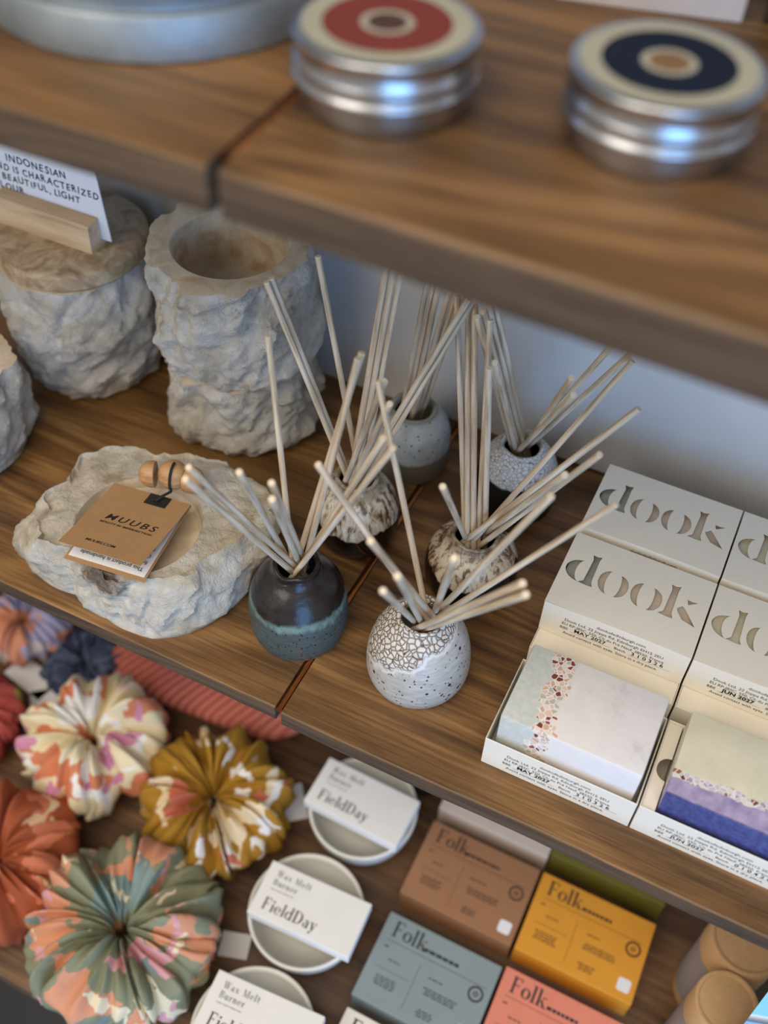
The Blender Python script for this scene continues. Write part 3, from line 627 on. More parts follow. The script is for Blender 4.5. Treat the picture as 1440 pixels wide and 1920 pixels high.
REEDS = {
 'teal': [(-0.0364, -0.0008, 0.1979, -0.0211, 0.0619, 0.0620), (-0.0347, -0.0065, 0.1961, -0.0215, 0.0576, 0.0620), (-0.0132, 0.0067, 0.1990, -0.0284, 0.0659, 0.0620), (0.0030, 0.0088, 0.1977, -0.0185, 0.0694, 0.0620), (0.0070, 0.0021, 0.1950, -0.0198, 0.0657, 0.0620), (-0.0439, 0.0877, 0.2094, -0.0243, 0.0663, 0.0620), (0.0034, 0.1010, 0.2072, -0.0219, 0.0726, 0.0620), (0.0044, 0.0947, 0.2085, -0.0171, 0.0732, 0.0620), (0.0379, 0.0560, 0.2018, -0.0159, 0.0651, 0.0620), (0.0439, 0.0548, 0.1990, -0.0164, 0.0604, 0.0620)],
 'white': [(0.0159, 0.0302, 0.1967, 0.0667, 0.0640, 0.0600), (0.0585, 0.0008, 0.1949, 0.0696, 0.0668, 0.0600), (0.0772, -0.0098, 0.1926, 0.0637, 0.0611, 0.0600), (0.0740, -0.0175, 0.1889, 0.0602, 0.0591, 0.0600), (0.0176, 0.0912, 0.2019, 0.0622, 0.0713, 0.0600), (0.0959, 0.0096, 0.1945, 0.0688, 0.0711, 0.0600), (0.1227, 0.0596, 0.2001, 0.0711, 0.0744, 0.0600), (0.1499, 0.0816, 0.1866, 0.0728, 0.0692, 0.0600), (0.1275, 0.0142, 0.1896, 0.0662, 0.0575, 0.0600), (0.1307, 0.0103, 0.1880, 0.0705, 0.0589, 0.0600)],
 'dripL': [(-0.0725, 0.1341, 0.2030, -0.0284, 0.1444, 0.0600), (-0.0716, 0.1381, 0.2031, -0.0296, 0.1483, 0.0600), (-0.0569, 0.1651, 0.2059, -0.0253, 0.1554, 0.0600), (-0.0181, 0.1749, 0.2075, -0.0257, 0.1489, 0.0600), (-0.0131, 0.1738, 0.2083, -0.0229, 0.1520, 0.0600), (-0.0092, 0.1753, 0.2080, -0.0204, 0.1553, 0.0600), (0.0185, 0.0971, 0.1972, -0.0254, 0.1395, 0.0600), (0.0263, 0.0877, 0.1927, -0.0215, 0.1393, 0.0600), (0.0305, 0.1784, 0.1983, -0.0188, 0.1465, 0.0600), (0.0328, 0.1826, 0.1976, -0.0143, 0.1466, 0.0600)],
 'dripR': [(0.0686, 0.0614, 0.1773, 0.0599, 0.1388, 0.0500), (0.0199, 0.1888, 0.1896, 0.0554, 0.1481, 0.0500), (0.0252, 0.1943, 0.1862, 0.0594, 0.1430, 0.0500), (0.0328, 0.1847, 0.1909, 0.0628, 0.1453, 0.0500), (0.0478, 0.1692, 0.1972, 0.0647, 0.1496, 0.0500), (0.0627, 0.1303, 0.1987, 0.0678, 0.1531, 0.0500), (0.1253, 0.1897, 0.1834, 0.0668, 0.1462, 0.0500), (0.1392, 0.1587, 0.1797, 0.0630, 0.1413, 0.0500), (0.1317, 0.1140, 0.1823, 0.0740, 0.1450, 0.0500), (0.1204, 0.0943, 0.1805, 0.0712, 0.1509, 0.0500)],
 'grey': [(0.0011, 0.1898, 0.1956, -0.0266, 0.2315, 0.0540), (0.0051, 0.1899, 0.1951, -0.0226, 0.2319, 0.0540), (0.0090, 0.1877, 0.1961, -0.0182, 0.2283, 0.0540), (0.0162, 0.1872, 0.1953, -0.0159, 0.2250, 0.0540), (0.0200, 0.1885, 0.1940, -0.0145, 0.2298, 0.0540), (0.0237, 0.1898, 0.1930, -0.0119, 0.2331, 0.0540)],
 'bw': [(0.0386, 0.1726, 0.1934, 0.0557, 0.2270, 0.0550), (0.0402, 0.1772, 0.1946, 0.0597, 0.2282, 0.0550), (0.0416, 0.1820, 0.1951, 0.0619, 0.2316, 0.0550), (0.0437, 0.1862, 0.1955, 0.0624, 0.2356, 0.0550), (0.0593, 0.1508, 0.1856, 0.0597, 0.2241, 0.0550), (0.0998, 0.1621, 0.1825, 0.0658, 0.2325, 0.0550), (0.1048, 0.1522, 0.1803, 0.0639, 0.2239, 0.0550), (0.1126, 0.1908, 0.1898, 0.0660, 0.2373, 0.0550), (0.1244, 0.1931, 0.1881, 0.0693, 0.2344, 0.0550)],
}
ORD = ['leftmost', 'second from left', 'third from left', 'fourth from left', 'fifth from left', 'fifth from right', 'fourth from right', 'third from right', 'second from right', 'rightmost']
def scr_x(p):
    d = Vector(p)-CAM; return d.dot(rt)/d.dot(fwd)
for key, ((px, py), prof, mat, lab, short) in POTS.items():
    pot(lab, (px, py, 0), prof, mat, {'white': 0.3, 'teal': 1.1}.get(key, 0))
    L = REEDS[key]; order = sorted(range(len(L)), key=lambda i: scr_x(L[i][:3])); n = len(L)
    for rank, i in enumerate(order):
        tip = Vector(L[i][:3]); M = Vector(L[i][3:]); d = (M-tip).normalized()
        inside = 0.0
        while inside < 0.049:                      # stay inside the hollow of the pot
            q = M+d*(inside+.001)
            if q.z < .0075 or math.hypot(q.x-px, q.y-py) > 0.0185: break
            inside += .001
        base = M+d*inside; ln = (tip-base).length
        rad = 0.00185+random.uniform(-.00012, .00012)
        me = lathe(fine([(0, 0), (rad, 0), (rad, ln-.0003), (rad*.9, ln), (0, ln)], .02), 12, False)
        k = ORD[rank] if rank < 5 else ORD[10-(n-rank)]
        o = obj('reed', me, [REED, REEDTIP], None, base, smooth=40); o.rotation_euler = (tip-base).to_track_quat('Z', 'Y').to_euler()
        for p in me.polygons:
            if p.center.z > ln-.0004: p.material_index = 1
        tag(o, f'pale reed, {k} by its tip in the {short}', 'reed', f'reeds in the {short}')

# ------------------------------------------------------------------ soap cartons
BW_, BD_, BH_ = 0.0897, 0.0598, 0.0276
def arcpts(T, B, xe, n=14):
    out = []
    for i in range(n+1):
        a = pi*i/n; x = T[0]+(B[0]-T[0])*i/n; mid = (T[0]+B[0])/2
        out.append((x+(xe-mid)*sin(a)**.85, (T[1]+B[1])/2+(T[1]-B[1])/2*cos(a)))
    return out
def crescent(T, B, xo, xi): return arcpts(T, B, xo)+arcpts(T, B, xi)[::-1][1:-1]
def flare(x0, x1, y0, y1, sl=.02):
    return [(x0, y1), ((x0+x1)/2, y1-.006), (x1, y1+.008), (x1-.008, y1-.06), (x1-.004, y0+.06), (x1+.012, y0), ((x0+x1)/2+.004, y0-.004), (x0-.024, y0+.004), (x0+.008, y0+.05), (x0+.016, y1-.07)]
GLYPHS = [crescent((.150, .668), (.157, .372), .028, .098), flare(.166, .232, .37, .785), crescent((.345, .668), (.352, .352), .262, .312), crescent((.382, .660), (.386, .352), .470, .416),
          crescent((.566, .668), (.578, .352), .490, .541), crescent((.613, .662), (.615, .352), .704, .646), flare(.722, .790, .37, .79), [(.852, .668), (.928, .668), (.868, .602)], [(.806, .520), (.838, .575), (.862, .540), (.952, .362), (.862, .395), (.815, .480)]]
def lid_mesh():
    """carton top with the cut-out letters as real openings"""
    c = bpy.data.curves.new('lid', 'CURVE'); c.dimensions = '2D'; c.fill_mode = 'BOTH'; c.extrude = 0.0004
    def add(pts):
        s = c.splines.new('POLY'); s.points.add(len(pts)-1); s.use_cyclic_u = True
        for q, (x, y) in zip(s.points, pts): q.co = (x*BW_, y*BD_, 0, 1)
    add([(0, 0), (1, 0), (1, 1), (0, 1)])
    for g in GLYPHS: add(g)
    o = bpy.data.objects.new('l', c); COL.objects.link(o); dg = bpy.context.evaluated_depsgraph_get(); dg.update()
    me = bpy.data.meshes.new_from_object(o.evaluated_get(dg)); bpy.data.objects.remove(o); bpy.data.curves.remove(c); return me
LID = lid_mesh()
def front_text(date, batch, bold_date=.00010):
    s = .0034; W2 = BW_/2
    it = [(text_mesh('dookofedinburgh.com', s, 'CENTER'), W2+.004, .0208), (text_mesh('Dook Ltd. 22 Joppa Rd. Edinburgh EH15 2EU', s, 'CENTER', sx=.98), W2, .0168), (text_mesh('EU RP-JBSC. 550, Ch du Pré Neuf. 38550. France', s, 'CENTER', sx=.93), W2, .0128),
          (text_mesh('BBE', s*.95), .0125, .0086), (text_mesh('Batch', s*.95), .0468, .0086), (text_mesh('Avoid contact with eyes. Store in a dry place.', s, 'CENTER', sx=.95), W2, .0042), (rects([(.0190, .0080, .0440, .00815), (.0560, .0080, .0815, .00815)]), 0, 0),
          (text_mesh(date, .0044, 'LEFT', bold_date, 1.05), .0215, .0090), (text_mesh(batch, .0044, 'LEFT', .00008, 1.6), .0572, .0090)]
    me = join_meshes(it)
    for v in me.vertices: v.co.x, v.co.y, v.co.z = v.co.x, -0.00012, v.co.y
    return me
def shell(h, top=False, th=.0006):
    """open-topped carton: four walls and a floor"""
    bm = bmesh.new(); e = .0005
    add_box(bm, 0, BW_, 0, th, 0, h, .00025, 1); add_box(bm, 0, BW_, BD_-th, BD_, 0, h, .00025, 1)
    add_box(bm, 0, th, th, BD_-th, 0, h, .00025, 1); add_box(bm, BW_-th, BW_, th, BD_-th, 0, h, .00025, 1); add_box(bm, th, BW_-th, th, BD_-th, 0, th); return bm
def soapmat(name, kind):
    m = NB(name, .42); m.b.inputs['Subsurface Weight'].default_value = .15; m.b.inputs['Subsurface Radius'].default_value = (.004, .003, .002); m.b.inputs['Subsurface Scale'].default_value = .4
    x, y, z = m.sep(); w1 = m.noise(45, 3)
    if kind == 'pebble':                              # pale green | pebbles | white
        p = m.math('ADD', m.math('SUBTRACT', x, m.math('MULTIPLY', y, .05)), m.math('MULTIPLY', m.math('SUBTRACT', w1, .5), .010))
        g = m.ramp(m.noise(320, 4), [(.3, srgb(192, 198, 194)), (.7, srgb(210, 213, 208))]); wh = m.ramp(m.noise(75, 6, .7), [(.28, srgb(204, 200, 198)), (.42, srgb(226, 221, 219)), (.7, srgb(232, 227, 225))])
        c = m.mix(m.step(p, .022, .027), g, wh); d = m.vor(330, 'DISTANCE_TO_EDGE'); cc = m.vor(330, 'F1', out='Color'); cs = m.n('ShaderNodeSeparateColor'); m.put(cs.inputs[0], cc)
        peb = m.ramp(cs.outputs[0], [(0, srgb(128, 62, 44)), (.13, srgb(152, 84, 62)), (.22, srgb(206, 172, 150)), (.45, srgb(190, 182, 172)), (.65, srgb(222, 196, 178)), (.85, srgb(228, 216, 204))], 'CONSTANT')
        peb = m.mix(m.step(d, .10, .04), peb, srgb(240, 234, 230))
        cp = m.vor(330, 'F1', out='Position'); cpx, cpy, _ = m.sep(cp); q = m.math('SUBTRACT', m.math('SUBTRACT', cpx, m.math('MULTIPLY', m.math('SUBTRACT', cpy, .023), -.06)), m.math('MULTIPLY', m.math('SUBTRACT', m.noise(60, 1, v=cp), .5), .012)); lim = m.math('ADD', .0048, m.math('MULTIPLY', cs.outputs[1], .0022)); band = m.math('LESS_THAN', m.math('ABSOLUTE', m.math('SUBTRACT', q, .0225)), lim); keep = 1.0
        c = m.mix(m.math('MULTIPLY', band, keep), c, peb)
    elif kind == 'blue':                              # cream | crystals | lilac, deep blue side
        p = m.math('ADD', m.math('ADD', y, m.math('MULTIPLY', x, -.06)), m.math('MULTIPLY', m.math('SUBTRACT', w1, .5), .010)); p = m.math('ADD', p, .0015)
        cr = m.ramp(m.noise(60, 5), [(.3, srgb(214, 210, 186)), (.7, srgb(228, 222, 200))]); li = m.ramp(m.noise(150, 4), [(.3, srgb(142, 130, 172)), (.7, srgb(184, 172, 202))])
        c = m.mix(m.step(p, .0125, .0155), li, cr); d = m.vor(360, 'DISTANCE_TO_EDGE'); cs = m.n('ShaderNodeSeparateColor'); m.put(cs.inputs[0], m.vor(360, 'F1', out='Color'))
        peb = m.ramp(cs.outputs[0], [(0, srgb(124, 58, 46)), (.10, srgb(150, 100, 84)), (.2, srgb(172, 158, 180)), (.6, srgb(200, 194, 206)), (.85, srgb(222, 216, 208))], 'CONSTANT'); peb = m.mix(m.step(d, .12, .05), peb, srgb(232, 228, 226))
        q = m.math('SUBTRACT', p, m.math('MULTIPLY', x, .02)); c = m.mix(m.math('MULTIPLY', m.step(q, .0105, .0112), m.step(q, .0168, .0158)), c, peb)
        c = m.mix(m.step(m.math('ADD', y, m.math('MULTIPLY', m.math('SUBTRACT', w1, .5), .0016)), .0014, .0004), c, m.ramp(m.noise(300, 4), [(.3, srgb(56, 62, 116)), (.7, srgb(88, 94, 148))]))
    elif kind == 'half':
        c = m.mix(m.step(m.math('ADD', x, m.math('MULTIPLY', w1, .01)), .022, .028), m.ramp(m.noise(150, 4), [(.3, srgb(150, 152, 140)), (.7, srgb(176, 176, 162))]), m.ramp(m.noise(70, 5), [(.3, srgb(206, 190, 170)), (.7, srgb(222, 208, 190))]))
        sp = m.math('MULTIPLY', m.step(m.vor(150), .34, .24), m.step(m.math('ABSOLUTE', m.math('SUBTRACT', x, .027)), .009, .005)); c = m.mix(sp, c, srgb(126, 64, 48))
    else:
        c = m.ramp(m.noise(60, 5), [(.3, srgb(206, 198, 168)), (.7, srgb(220, 212, 186))]); sp = m.math('MULTIPLY', m.step(m.vor(170), .38, .26), m.step(y, .022, .018)); c = m.mix(sp, c, srgb(126, 62, 44))
    m.color(c); m.bump(m.noise(180, 4), .0003, .3); return m.m
def soap(label, loc, w, d, h, mat, rz=0.0):
    bm = boxm(0, w, 0, d, 0, h, bev=.0011, seg=2); o = obj('soap_bar', bm, mat, None, loc, rz, smooth=40); return tag(o, label, 'soap', 'bars of soap')
def carton(label, loc, date, batch, lid=True, rz=0.0, group='cream soap cartons', notch=False, h=BH_, text=True, closed=False, bold=.00010):
    t = thing('soap_carton', label, 'carton', loc, rz, group)
    obj('carton_body', shell(h), BOXCARD, t)
    if lid:
        obj('cutout_lid', LID.copy(), BOXCARD, t, (0, 0, h+.0003))
    if closed: obj('plain_lid', boxm(0.0008, BW_-.0008, 0.0008, BD_-.0008, h-.0012, h-.0004), BOXCARD, t)
    if text: obj('printed_text', front_text(date, batch, bold), INK, t)
    if notch:                                          # inner side flap with a thumb cut
        x1 = .0084; yc = .0290; P = [(.0008, .0008), (x1, .0008)]+[(x1-.0066*sin(a), yc-.0075*cos(a)) for a in [pi*i/14 for i in range(15)]]+[(x1, BD_-.0008), (.0008, BD_-.0008)]
        bm = bmesh.new(); A = [bm.verts.new((x, y, h-.0022)) for x, y in P]; B = [bm.verts.new((x, y, h-.0028)) for x, y in P]
        for k in range(len(P)): l = (k+1) % len(P); bm.faces.new((A[k], B[k], B[l], A[l]))
        bm.faces.new(A); bm.faces.new(B[::-1]); bmesh.ops.recalc_face_normals(bm, faces=bm.faces); obj('side_flap', bm, BOXCARD, t)
    return t
AX, BX = 0.1229, 0.2138; Y1, Y2L, Y2, Y3L, Y3 = 0.0258, 0.0955, 0.1112, 0.1568, 0.1762
SOAPS = {k: soapmat('soap_'+k, k) for k in ('pebble', 'blue', 'half', 'cream')}
carton('open cream carton tray in front, holding the white soap with pebble stripe', (AX, Y1, 0), 'MAY 2027', '310326', False, bold=.00016)
carton('open cream carton tray in front, holding the cream and blue soap', (BX, Y1, 0), 'JUN 2027', '010426', False, notch=True)
soap('white and pale green soap bar with a stripe of pink pebbles', (AX+.0046, Y1+.0052, .0008), .0818, .0538, .0475, SOAPS['pebble'])
soap('cream soap bar with lilac and deep blue front edge', (BX+.0092, Y1+.0036, .0008), .0765, .0553, .0455, SOAPS['blue'])
for X, side, d2, b2, sm in ((AX, 'left', 'MAY 2027', '310326', 'half'), (BX, 'right', 'JUN 2027', '010426', 'cream')):
    carton(f'cream carton at the bottom of the middle stack, {side} column, right behind the open tray', (X+.0002, Y2L, 0), d2, b2, False, closed=True)
    carton(f'cream carton with cut-out lettering topping the middle stack, {side} column', (X, Y2, BH_), d2, b2, True, bold=.00010 if side == 'left' else .0002)
    soap(f'soap bar glimpsed through the cut-out lid of the middle stack, {side} column', (X+.0028, Y2+.0030, BH_+.0007), .084, .0535, .0245, SOAPS[sm])
    carton(f'cream carton under the rear stack, {side} column, mostly hidden', (X, Y3, 0), d2, b2, False, closed=True)
    carton(f'cream carton with cut-out lettering topping the rear stack against the wall, {side} column', (X, Y3, BH_+.0016), d2, b2, True)
    soap(f'soap bar glimpsed through the cut-out lid of the rear stack, {side} column', (X+.0028, Y3+.0030, BH_+.0023), .084, .0535, .0245, SOAPS[sm])

# ------------------------------------------------------------------ bottom shelf
ZL = -0.32
def fabric(name, base, pats, scale=24, rough=.85):
    m = NB(name, rough, spec=.2); c = srgb(*base)
    w = m.mix(.03, m.co, m.noise(40, 2, color=True), 'ADD')
    for k, (rgb, th) in enumerate(pats):
        n = m.noise(scale*(1+.13*k), 1.0, .4, .6, m.map(loc=(k*3.7+1, k*1.9, k*.7), v=w)); c = m.mix(m.step(n, th, th+.02), c, srgb(*rgb))
    m.color(c); m.bump(m.noise(900, 2), .0002, .3); return m.m
def scrunchie(label, loc, R, mat, seed, folds=13, tagdir=None, amp=1.0, h=.030, tilt=(0, 0)):
    """gathered cloth ring: rounded lobes with sharp creases running out from the elastic"""
    t = thing('scrunchie', label, 'scrunchie', loc, 0, 'fabric scrunchies on the bottom shelf', (tilt[0], tilt[1], seed))
    nu, nv = 240, 30; V = []; F = []; ri = R*.09; a_ = (R-ri)/2; rc = ri+a_
    for i in range(nu):
        u = 2*pi*i/nu
        for j in range(nv):
            v = 2*pi*j/nv; q = Vector((cos(u)*1.6, sin(u)*1.6, seed)); wob = noise.noise(q*1.1+Vector((v*.10, 0, 0)))
            ph = u*folds/2+wob*3.2+noise.noise(Vector((cos(u)*4+seed, sin(u)*4, v*.35)))*1.6
            lob = abs(sin(ph)); lob2 = abs(sin(ph*2.1+1.3*v+seed)); outer = .5+.5*cos(v)
            vv = sin(v); ph += .9*vv*noise.noise(Vector((cos(u)*3, sin(u)*3, seed+5)))+.5*noise.noise(Vector((cos(u)*7, sin(u)*7, v*.5+seed)))
            lob = abs(sin(ph)); lob2 = abs(sin(ph*2.1+1.3*v+seed))
            puff = .42+.58*(lob**.8)*amp+.16*lob2+.30*noise.noise(Vector((cos(u)*2.2, sin(u)*2.2, seed*2+v*.2)))
            rr = rc+a_*cos(v)*(1+ .12*noise.noise(q*2.2))+a_*.34*(lob-.6)*outer+R*.10*noise.noise(Vector((cos(u)*1.4, sin(u)*1.4, seed*3)))*outer
            z = h*.62*sin(v)*puff*(1.0+.35*noise.noise(q*1.7+Vector((3, 0, 0))))+h*.20*sin(v*2+ph*.7)*lob*.6
            tw = .10*sin(ph*1.0+v)*(.4+outer*.8)
            rg = 1-2*abs(noise.noise(Vector((cos(u)*4.5+seed, sin(u)*4.5, v*.55))))
            rr += noise.noise(Vector((cos(u)*5, sin(u)*5, v*.8+seed)))*R*.05+rg*R*.05*outer; z += rg*h*.16*(1 if sin(v) > 0 else .3)
            V.append((rr*cos(u+tw*.5), rr*sin(u+tw*.5), z+h*.58))
    zmin = min(p[2] for p in V); V = [(x, y, z-zmin) for x, y, z in V]
    for i in range(nu):
        k = (i+1) % nu
        for j in range(nv): l = (j+1) % nv; F.append((i*nv+j, k*nv+j, k*nv+l, i*nv+l))
    o = obj('gathered_cloth', pydata(V, F), mat, t, smooth=True)
    if tagdir is not None:
        for (x, y, rz, w, l) in [tagdir]:
            bm = boxm(-w/2, w/2, -l/2, l/2, 0, .0006); k = obj('paper_tag', bm, PAPER, t); k.matrix_parent_inverse = Matrix(); k.rotation_euler = (0, 0, rz-seed)
            dx, dy = x-loc[0], y-loc[1]; c_, s_ = cos(-seed), sin(-seed); k.location = (dx*c_-dy*s_, dx*s_+dy*c_, .0012)
    return t
F_CREAM = fabric('cream_print_cotton', (226, 212, 176), [((206, 128, 92), .55), ((232, 230, 226), .58), ((206, 140, 168), .64)])
F_MUST = fabric('mustard_print_cotton', (166, 124, 44), [((226, 206, 172), .58), ((196, 112, 88), .64), ((236, 232, 230), .645)])
F_SAGE = fabric('sage_print_cotton', (136, 138, 112), [((210, 148, 116), .56), ((128, 146, 142), .62), ((214, 160, 164), .635), ((228, 214, 182), .64)])
F_RUST = fabric('rust_print_cotton', (160, 84, 54), [((200, 120, 90), .58), ((224, 196, 160), .63)])
F_NAVY = fabric('navy_gingham', (62, 70, 94), [((84, 92, 116), .52), ((48, 54, 78), .6)], 90)
F_PALE = fabric('lilac_and_peach_print', (166, 160, 186), [((208, 142, 112), .5), ((206, 192, 186), .58)])
F_CRIM = fabric('crimson_and_olive_print', (146, 60, 54), [((178, 82, 74), .55), ((150, 140, 70), .62)])
scrunchie('cream scrunchie with orange and pink patches, beside the coral ribbed band', (-0.2200, 0.0340, ZL), .061, F_CREAM, 1.1, 8, None, 1.1, .046)
scrunchie('mustard yellow scrunchie with cream and pink patches, beside the burner bowls', (-0.0975, 0.0350, ZL), .062, F_MUST, 2.4, 17, (-.046, .080, .7, .02, .034), 1.1, .042)
scrunchie('sage green scrunchie with peach and pink patches, nearest the shelf front', (-0.0975, -0.0930, ZL+.0005), .069, F_SAGE, .6, 14, (-.028, -.050, .3, .024, .02), 1.15, .048)
scrunchie('rust orange scrunchie with cream dots at the left edge of the photo', (-0.2230, -0.0920, ZL), .062, F_RUST, 3.3, 11, None, 1.0, .044)
scrunchie('small navy scrunchie with open centre lying next to the coral band', (-0.2905, 0.1060, ZL), .036, F_NAVY, .3, 9, None, .5, .022)
scrunchie('lilac and peach scrunchie with a white tag, at the far left', (-0.3620, 0.1120, ZL), .040, F_PALE, 1.9, 10, (-.335, .0780, -.20, .05, .026), .9, .030)
scrunchie('crimson and olive scrunchie cut off by the left edge of the photo', (-0.3360, 0.0080, ZL), .044, F_CRIM, 4.4, 10, (-.3000, .0560, -.9, .045, .03), .9, .034)

def headband():
    t = thing('headband', 'coral ribbed fabric headband lying under the middle shelf edge', 'headband', (-0.168, 0.158, ZL))
    m = NB('coral_ribbed_knit', .9, spec=.2); xx, yy, _ = m.sep(); wv = m.math('SINE', m.math('MULTIPLY', m.math('SUBTRACT', xx, m.math('MULTIPLY', yy, .45)), 2*pi/.0085))
    m.color(m.mix(m.math('ADD', m.math('MULTIPLY', wv, .5), .5), srgb(164, 84, 74), srgb(214, 130, 114))); m.bump(m.noise(700, 2), .0003, .4)
    nx, ny = 200, 24; V = []; F = []
    for i in range(nx+1):
        x = -1+2*i/nx; ex = max(0.0, 1-abs(x)**5)**.45
        for j in range(ny):
            a = 2*pi*j/ny; ca, sa = cos(a), sin(a); y = math.copysign(abs(ca)**.6, ca)*.052*ex; z = math.copysign(abs(sa)**.75, sa)*.015*ex
            xw = x*.106+.010*y/.05; rib = .0021*sin((xw-.45*y)/.0085*2*pi)*ex
            z += rib*(1 if sa > 0 else .3); V.append((xw, y+.004*sin(x*2.1), z+.0162+.003*noise.noise(Vector((x*2, y*20, 0)))))
    zmin = min(v[2] for v in V); V = [(a, b, c-zmin) for a, b, c in V]
    for i in range(nx):
        for j in range(ny): k = (j+1) % ny; F.append((i*ny+j, i*ny+k, (i+1)*ny+k, (i+1)*ny+j))
    me = pydata(V, F); bm = bmesh.new(); bm.from_mesh(me); bmesh.ops.remove_doubles(bm, verts=bm.verts, dist=1e-6); bmesh.ops.recalc_face_normals(bm, faces=bm.faces)
    obj('ribbed_cloth', bm, m.m, t, smooth=True)
headband()

# burner bowls with white label boxes lying across the rim
def bowl(label, x, y):
    t = thing('burner_bowl', label, 'bowl', (x, y, ZL), 0, 'white burner bowls')
    pr = spline([(0.022, 0), (0.024, .002), (0.031, .009), (0.0405, .024), (0.0448, .038), (0.0462, .0485)], 6)+[(0.0458, .0497), (0.0446, .0500), (0.0434, .0493)]+spline([(0.0428, .046), (0.0410, .036), (0.034, .020), (0.022, .010), (0.008, .0075), (0, .0073)], 6)
    obj('bowl_body', lathe([(0, .0008), (.020, .0008)]+pr, 80, False), PORCELAIN, t, smooth=True)
def label_box(label, x, y, rz):
    w, d, h = .0865, .0445, .0115
    t = thing('label_box', label, 'box', (x, y, ZL+.0502), rz, 'white label boxes on the burner bowls')
    obj('box_body', boxm(-w/2, w/2, -d/2, d/2, 0, h, bev=.0005), plain('white_carton', (238, 236, 232), .6, 0, .02), t)
    it = [(serif_mesh('Wax Melt', .0050, .14), -w/2+.0085, d/2-.0105), (serif_mesh('Burner', .0050, .12), -w/2+.0085, d/2-.0175), (rects([(0, 0, .0045, .0005), (.0052, 0, .0100, .0005), (.0107, 0, .0165, .0005), (.0172, 0, .0200, .0005)]), -w/2+.0085, d/2-.0212)]
    obj('small_print', join_meshes(it), GREYINK, t, (0, 0, h+.00015))
    obj('large_print', serif_mesh('FieldDay', .0096, .05), plain('brown_black_ink', (70, 58, 54), .7), t, (-w/2+.0085, -d/2+.0068, h+.00015))
for x, y, bx, by, rz, a, b in ((.0205, .0842, .0197, .0830, -.023, 'rear white porcelain burner bowl, half under the middle shelf', 'white label box across the rear burner bowl'),
                               (.0195, -.0135, .0234, -.0145, .045, 'middle white porcelain burner bowl between the two others', 'white label box across the middle burner bowl'),
                               (.0270, -.1085, .0300, -.1040, .070, 'front white porcelain burner bowl at the bottom of the photo', 'white label box across the front burner bowl')):
    bowl(a, x, y); label_box(b, bx, by, rz)

# boxed soaps
def folk(label, x, y, w, d, rgb, side=None, printed=True, rz=0.0, h=.030, ink=INK, sticker=True):
    t = thing('soap_box', label, 'box', (x, y, ZL), rz, 'coloured soap boxes on the bottom shelf')
    obj('box_body', boxm(0, w, 0, d, 0, h, bev=.0006), plain('card_'+str(rgb[0])+'_'+str(rgb[2]), rgb, .62, 0, .03), t)
    if printed:
        def blk(cx, cy, n, wd, th=.0009, gap=.0021):
            L = []; rnd = random.Random(int(cx*9e4)+n)
            for k in range(n):
                ww = wd*rnd.uniform(.75, 1); x0 = cx-ww/2; yy = cy-k*gap
                while x0 < cx+ww/2-.0006:
                    l = rnd.uniform(.0022, .0052); L.append((x0, yy, min(x0+l, cx+ww/2), yy+th)); x0 += l+.0008
            return L
        obj('title_print', serif_mesh('Folk', .0128, .03), ink, t, (w*.085, d*.755, h+.00015))
        L = blk(w*.53, d*.765, 1, w*.34, .0026, 0)+blk(w*.20, d*.50, 1, w*.12)+blk(w*.20, d*.30, 4, w*.21)+blk(w*.56, d*.52, 1, w*.15)+blk(w*.64, d*.405, 3, w*.30)+blk(w*.58, d*.17, 3, w*.15)
        L += [(w*.07, d*.70, w*.95, d*.705), (w*.07, d*.62, w*.11, d*.635), (w*.07, d*.39, w*.36, d*.394), (w*.40, d*.10, w*.403, d*.62)]
        obj('fine_print', rects(L), ink, t, (0, 0, h+.00015))
        me = lathe([(.0046, 0), (.0062, 0)], 36, False); me2 = lathe([(.0012, 0), (.0022, 0)], 6, False)
        obj('round_badge', join_meshes([(me, w*.885, d*.60), (me2, w*.885, d*.60)]), ink, t, (0, 0, h+.00015))
        if sticker:
            bm = boxm(w*.90-.0052, w*.90+.0052, d*.17-.0052, d*.17+.0052, h-.001, h+.0003); es = [e for e in bm.edges if abs(e.verts[0].co.z-e.verts[1].co.z) > .0005]
            bmesh.ops.bevel(bm, geom=es, offset=.0022, segments=4, affect='EDGES', profile=.5); obj('sticker', bm, PAPER, t)
SOFTINK = plain('dark_brown_ink', (60, 44, 36), .7); SLATEINK = plain('slate_ink', (46, 50, 54), .7)
folk('brown soap box in front of the pale pink one', .0765, .0400, .0975, .0690, (158, 112, 78), ink=SOFTINK)
folk('mustard yellow soap box in front of the olive one', .1770, .0405, .0965, .0685, (222, 152, 44), ink=SOFTINK)
folk('slate blue grey soap box in front of the brown one', .0772, -.0480, .0970, .0705, (138, 150, 152), ink=SLATEINK)
folk('coral pink soap box in front of the mustard yellow one', .1770, -.0450, .0965, .0700, (226, 136, 112), ink=SLATEINK)
folk('pale pink soap box partly under the middle shelf edge', .0755, .1215, .1000, .0690, (214, 196, 182), printed=False)
folk('olive green soap box in shadow under the middle shelf edge', .1765, .1260, .0990, .0690, (112, 106, 34), printed=False)
folk('cream white soap box cut off by the bottom of the photo', .0790, -.1290, .0975, .0715, (236, 230, 218), ink=SLATEINK)

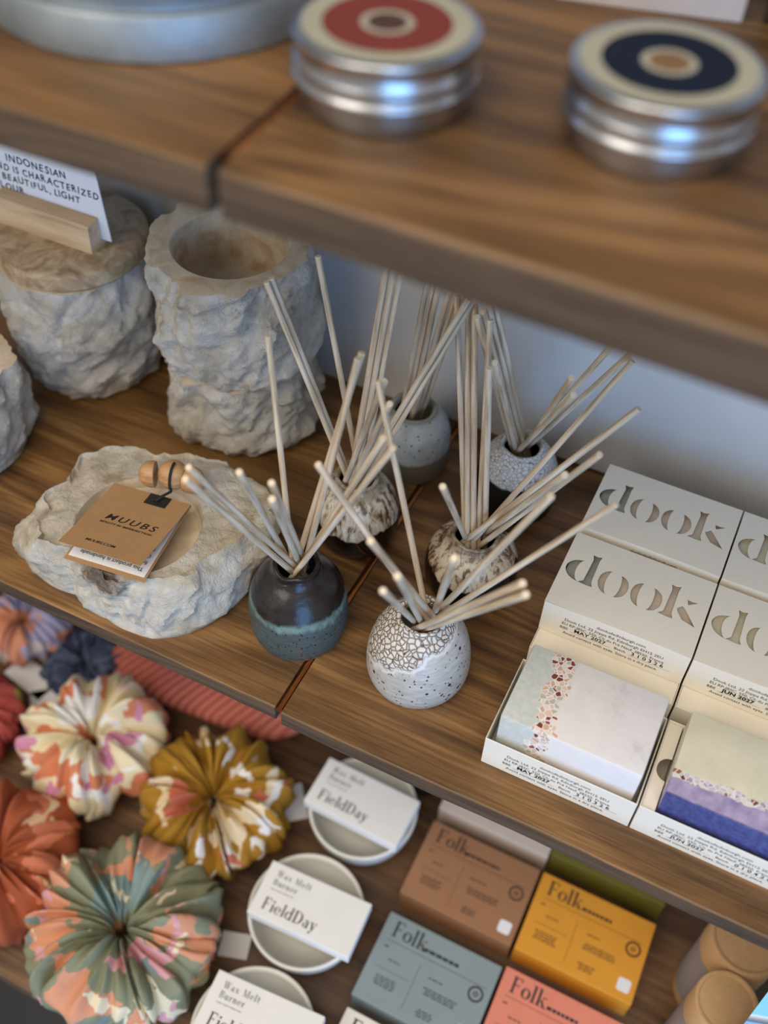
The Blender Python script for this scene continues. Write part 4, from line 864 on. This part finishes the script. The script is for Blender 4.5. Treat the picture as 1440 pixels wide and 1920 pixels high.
# kraft tubes
LABELGREY = plain('grey_paper_label', (150, 142, 140), .7)
def ktube(label, x, y, r, h):
    t = thing('kraft_tube', label, 'tube', (x, y, ZL), 0, 'round kraft paper tubes')
    obj('tube_body', lathe([(0, 0), (r-.001, 0), (r-.0008, .001), (r-.0008, h-.03)], 64), KRAFT2, t, smooth=40)
    obj('paper_label', lathe([(r-.0006, .012), (r-.0004, .012), (r-.0004, h-.034), (r-.0006, h-.034)], 64, False), LABELGREY, t, smooth=40)
    obj('lid', lathe([(r-.001, h-.032), (r, h-.032), (r, h-.0012), (r-.0006, h-.0002), (r-.0018, h), (r-.0030, h-.0005), (r-.0036, h-.0018), (0, h-.0018)], 64), KRAFT2, t, smooth=40)
ktube('kraft paper tube with round lid, nearest the bottom right corner', .3232, .0392, .0222, .12)
ktube('kraft paper tube with round lid, half hidden behind the middle shelf edge', .3262, .0890, .0262, .12)
t = thing('candle_tin', 'small dark candle tin behind the rear burner bowl', 'tin', (.0460, .1560, ZL))
obj('tin_body', lathe([(0, 0), (.0185, 0), (.0190, .0006), (.0190, .026), (.0184, .0266), (0, .0262)], 48), plain('dark_glass', (46, 48, 50), .2), t, smooth=40)

# blue postcard on a strut
t = thing('postcard', 'blue picture postcard standing in the bottom right corner', 'postcard', (.3265, -.0166, ZL), 0, None, (-math.atan(.16), 0, 0))
def postcard_mat():
    m = NB('seaside_print', .5); x, y, z = m.sep(); k = m.math('SUBTRACT', z, m.math('MULTIPLY', x, .62)); k = m.math('SUBTRACT', k, .1835)
    c = m.ramp(m.math('ADD', m.math('MULTIPLY', k, 20), .5), [(0, srgb(82, 104, 150)), (.24, srgb(120, 176, 222)), (.36, srgb(150, 196, 230)), (.40, srgb(108, 118, 128)), (.47, srgb(168, 160, 162)), (.56, srgb(232, 240, 240)), (.60, srgb(150, 218, 232))], 'LINEAR')
    m.color(c); return m.m
obj('card_sheet', boxm(0, .105, 0, .0006, 0, .232), postcard_mat(), t)
bm = bmesh.new(); vs = [bm.verts.new(p) for p in ((.04, .0006, .14), (.065, .0006, .14), (.065, .030, .0055), (.04, .030, .0055), (.04, .0016, .14), (.065, .0016, .14), (.065, .031, .0055), (.04, .031, .0055))]
for q in ((0, 1, 2, 3), (7, 6, 5, 4), (0, 4, 5, 1), (1, 5, 6, 2), (2, 6, 7, 3), (3, 7, 4, 0)): bm.faces.new([vs[i] for i in q])
bmesh.ops.recalc_face_normals(bm, faces=bm.faces); obj('strut', bm, KRAFT, t)
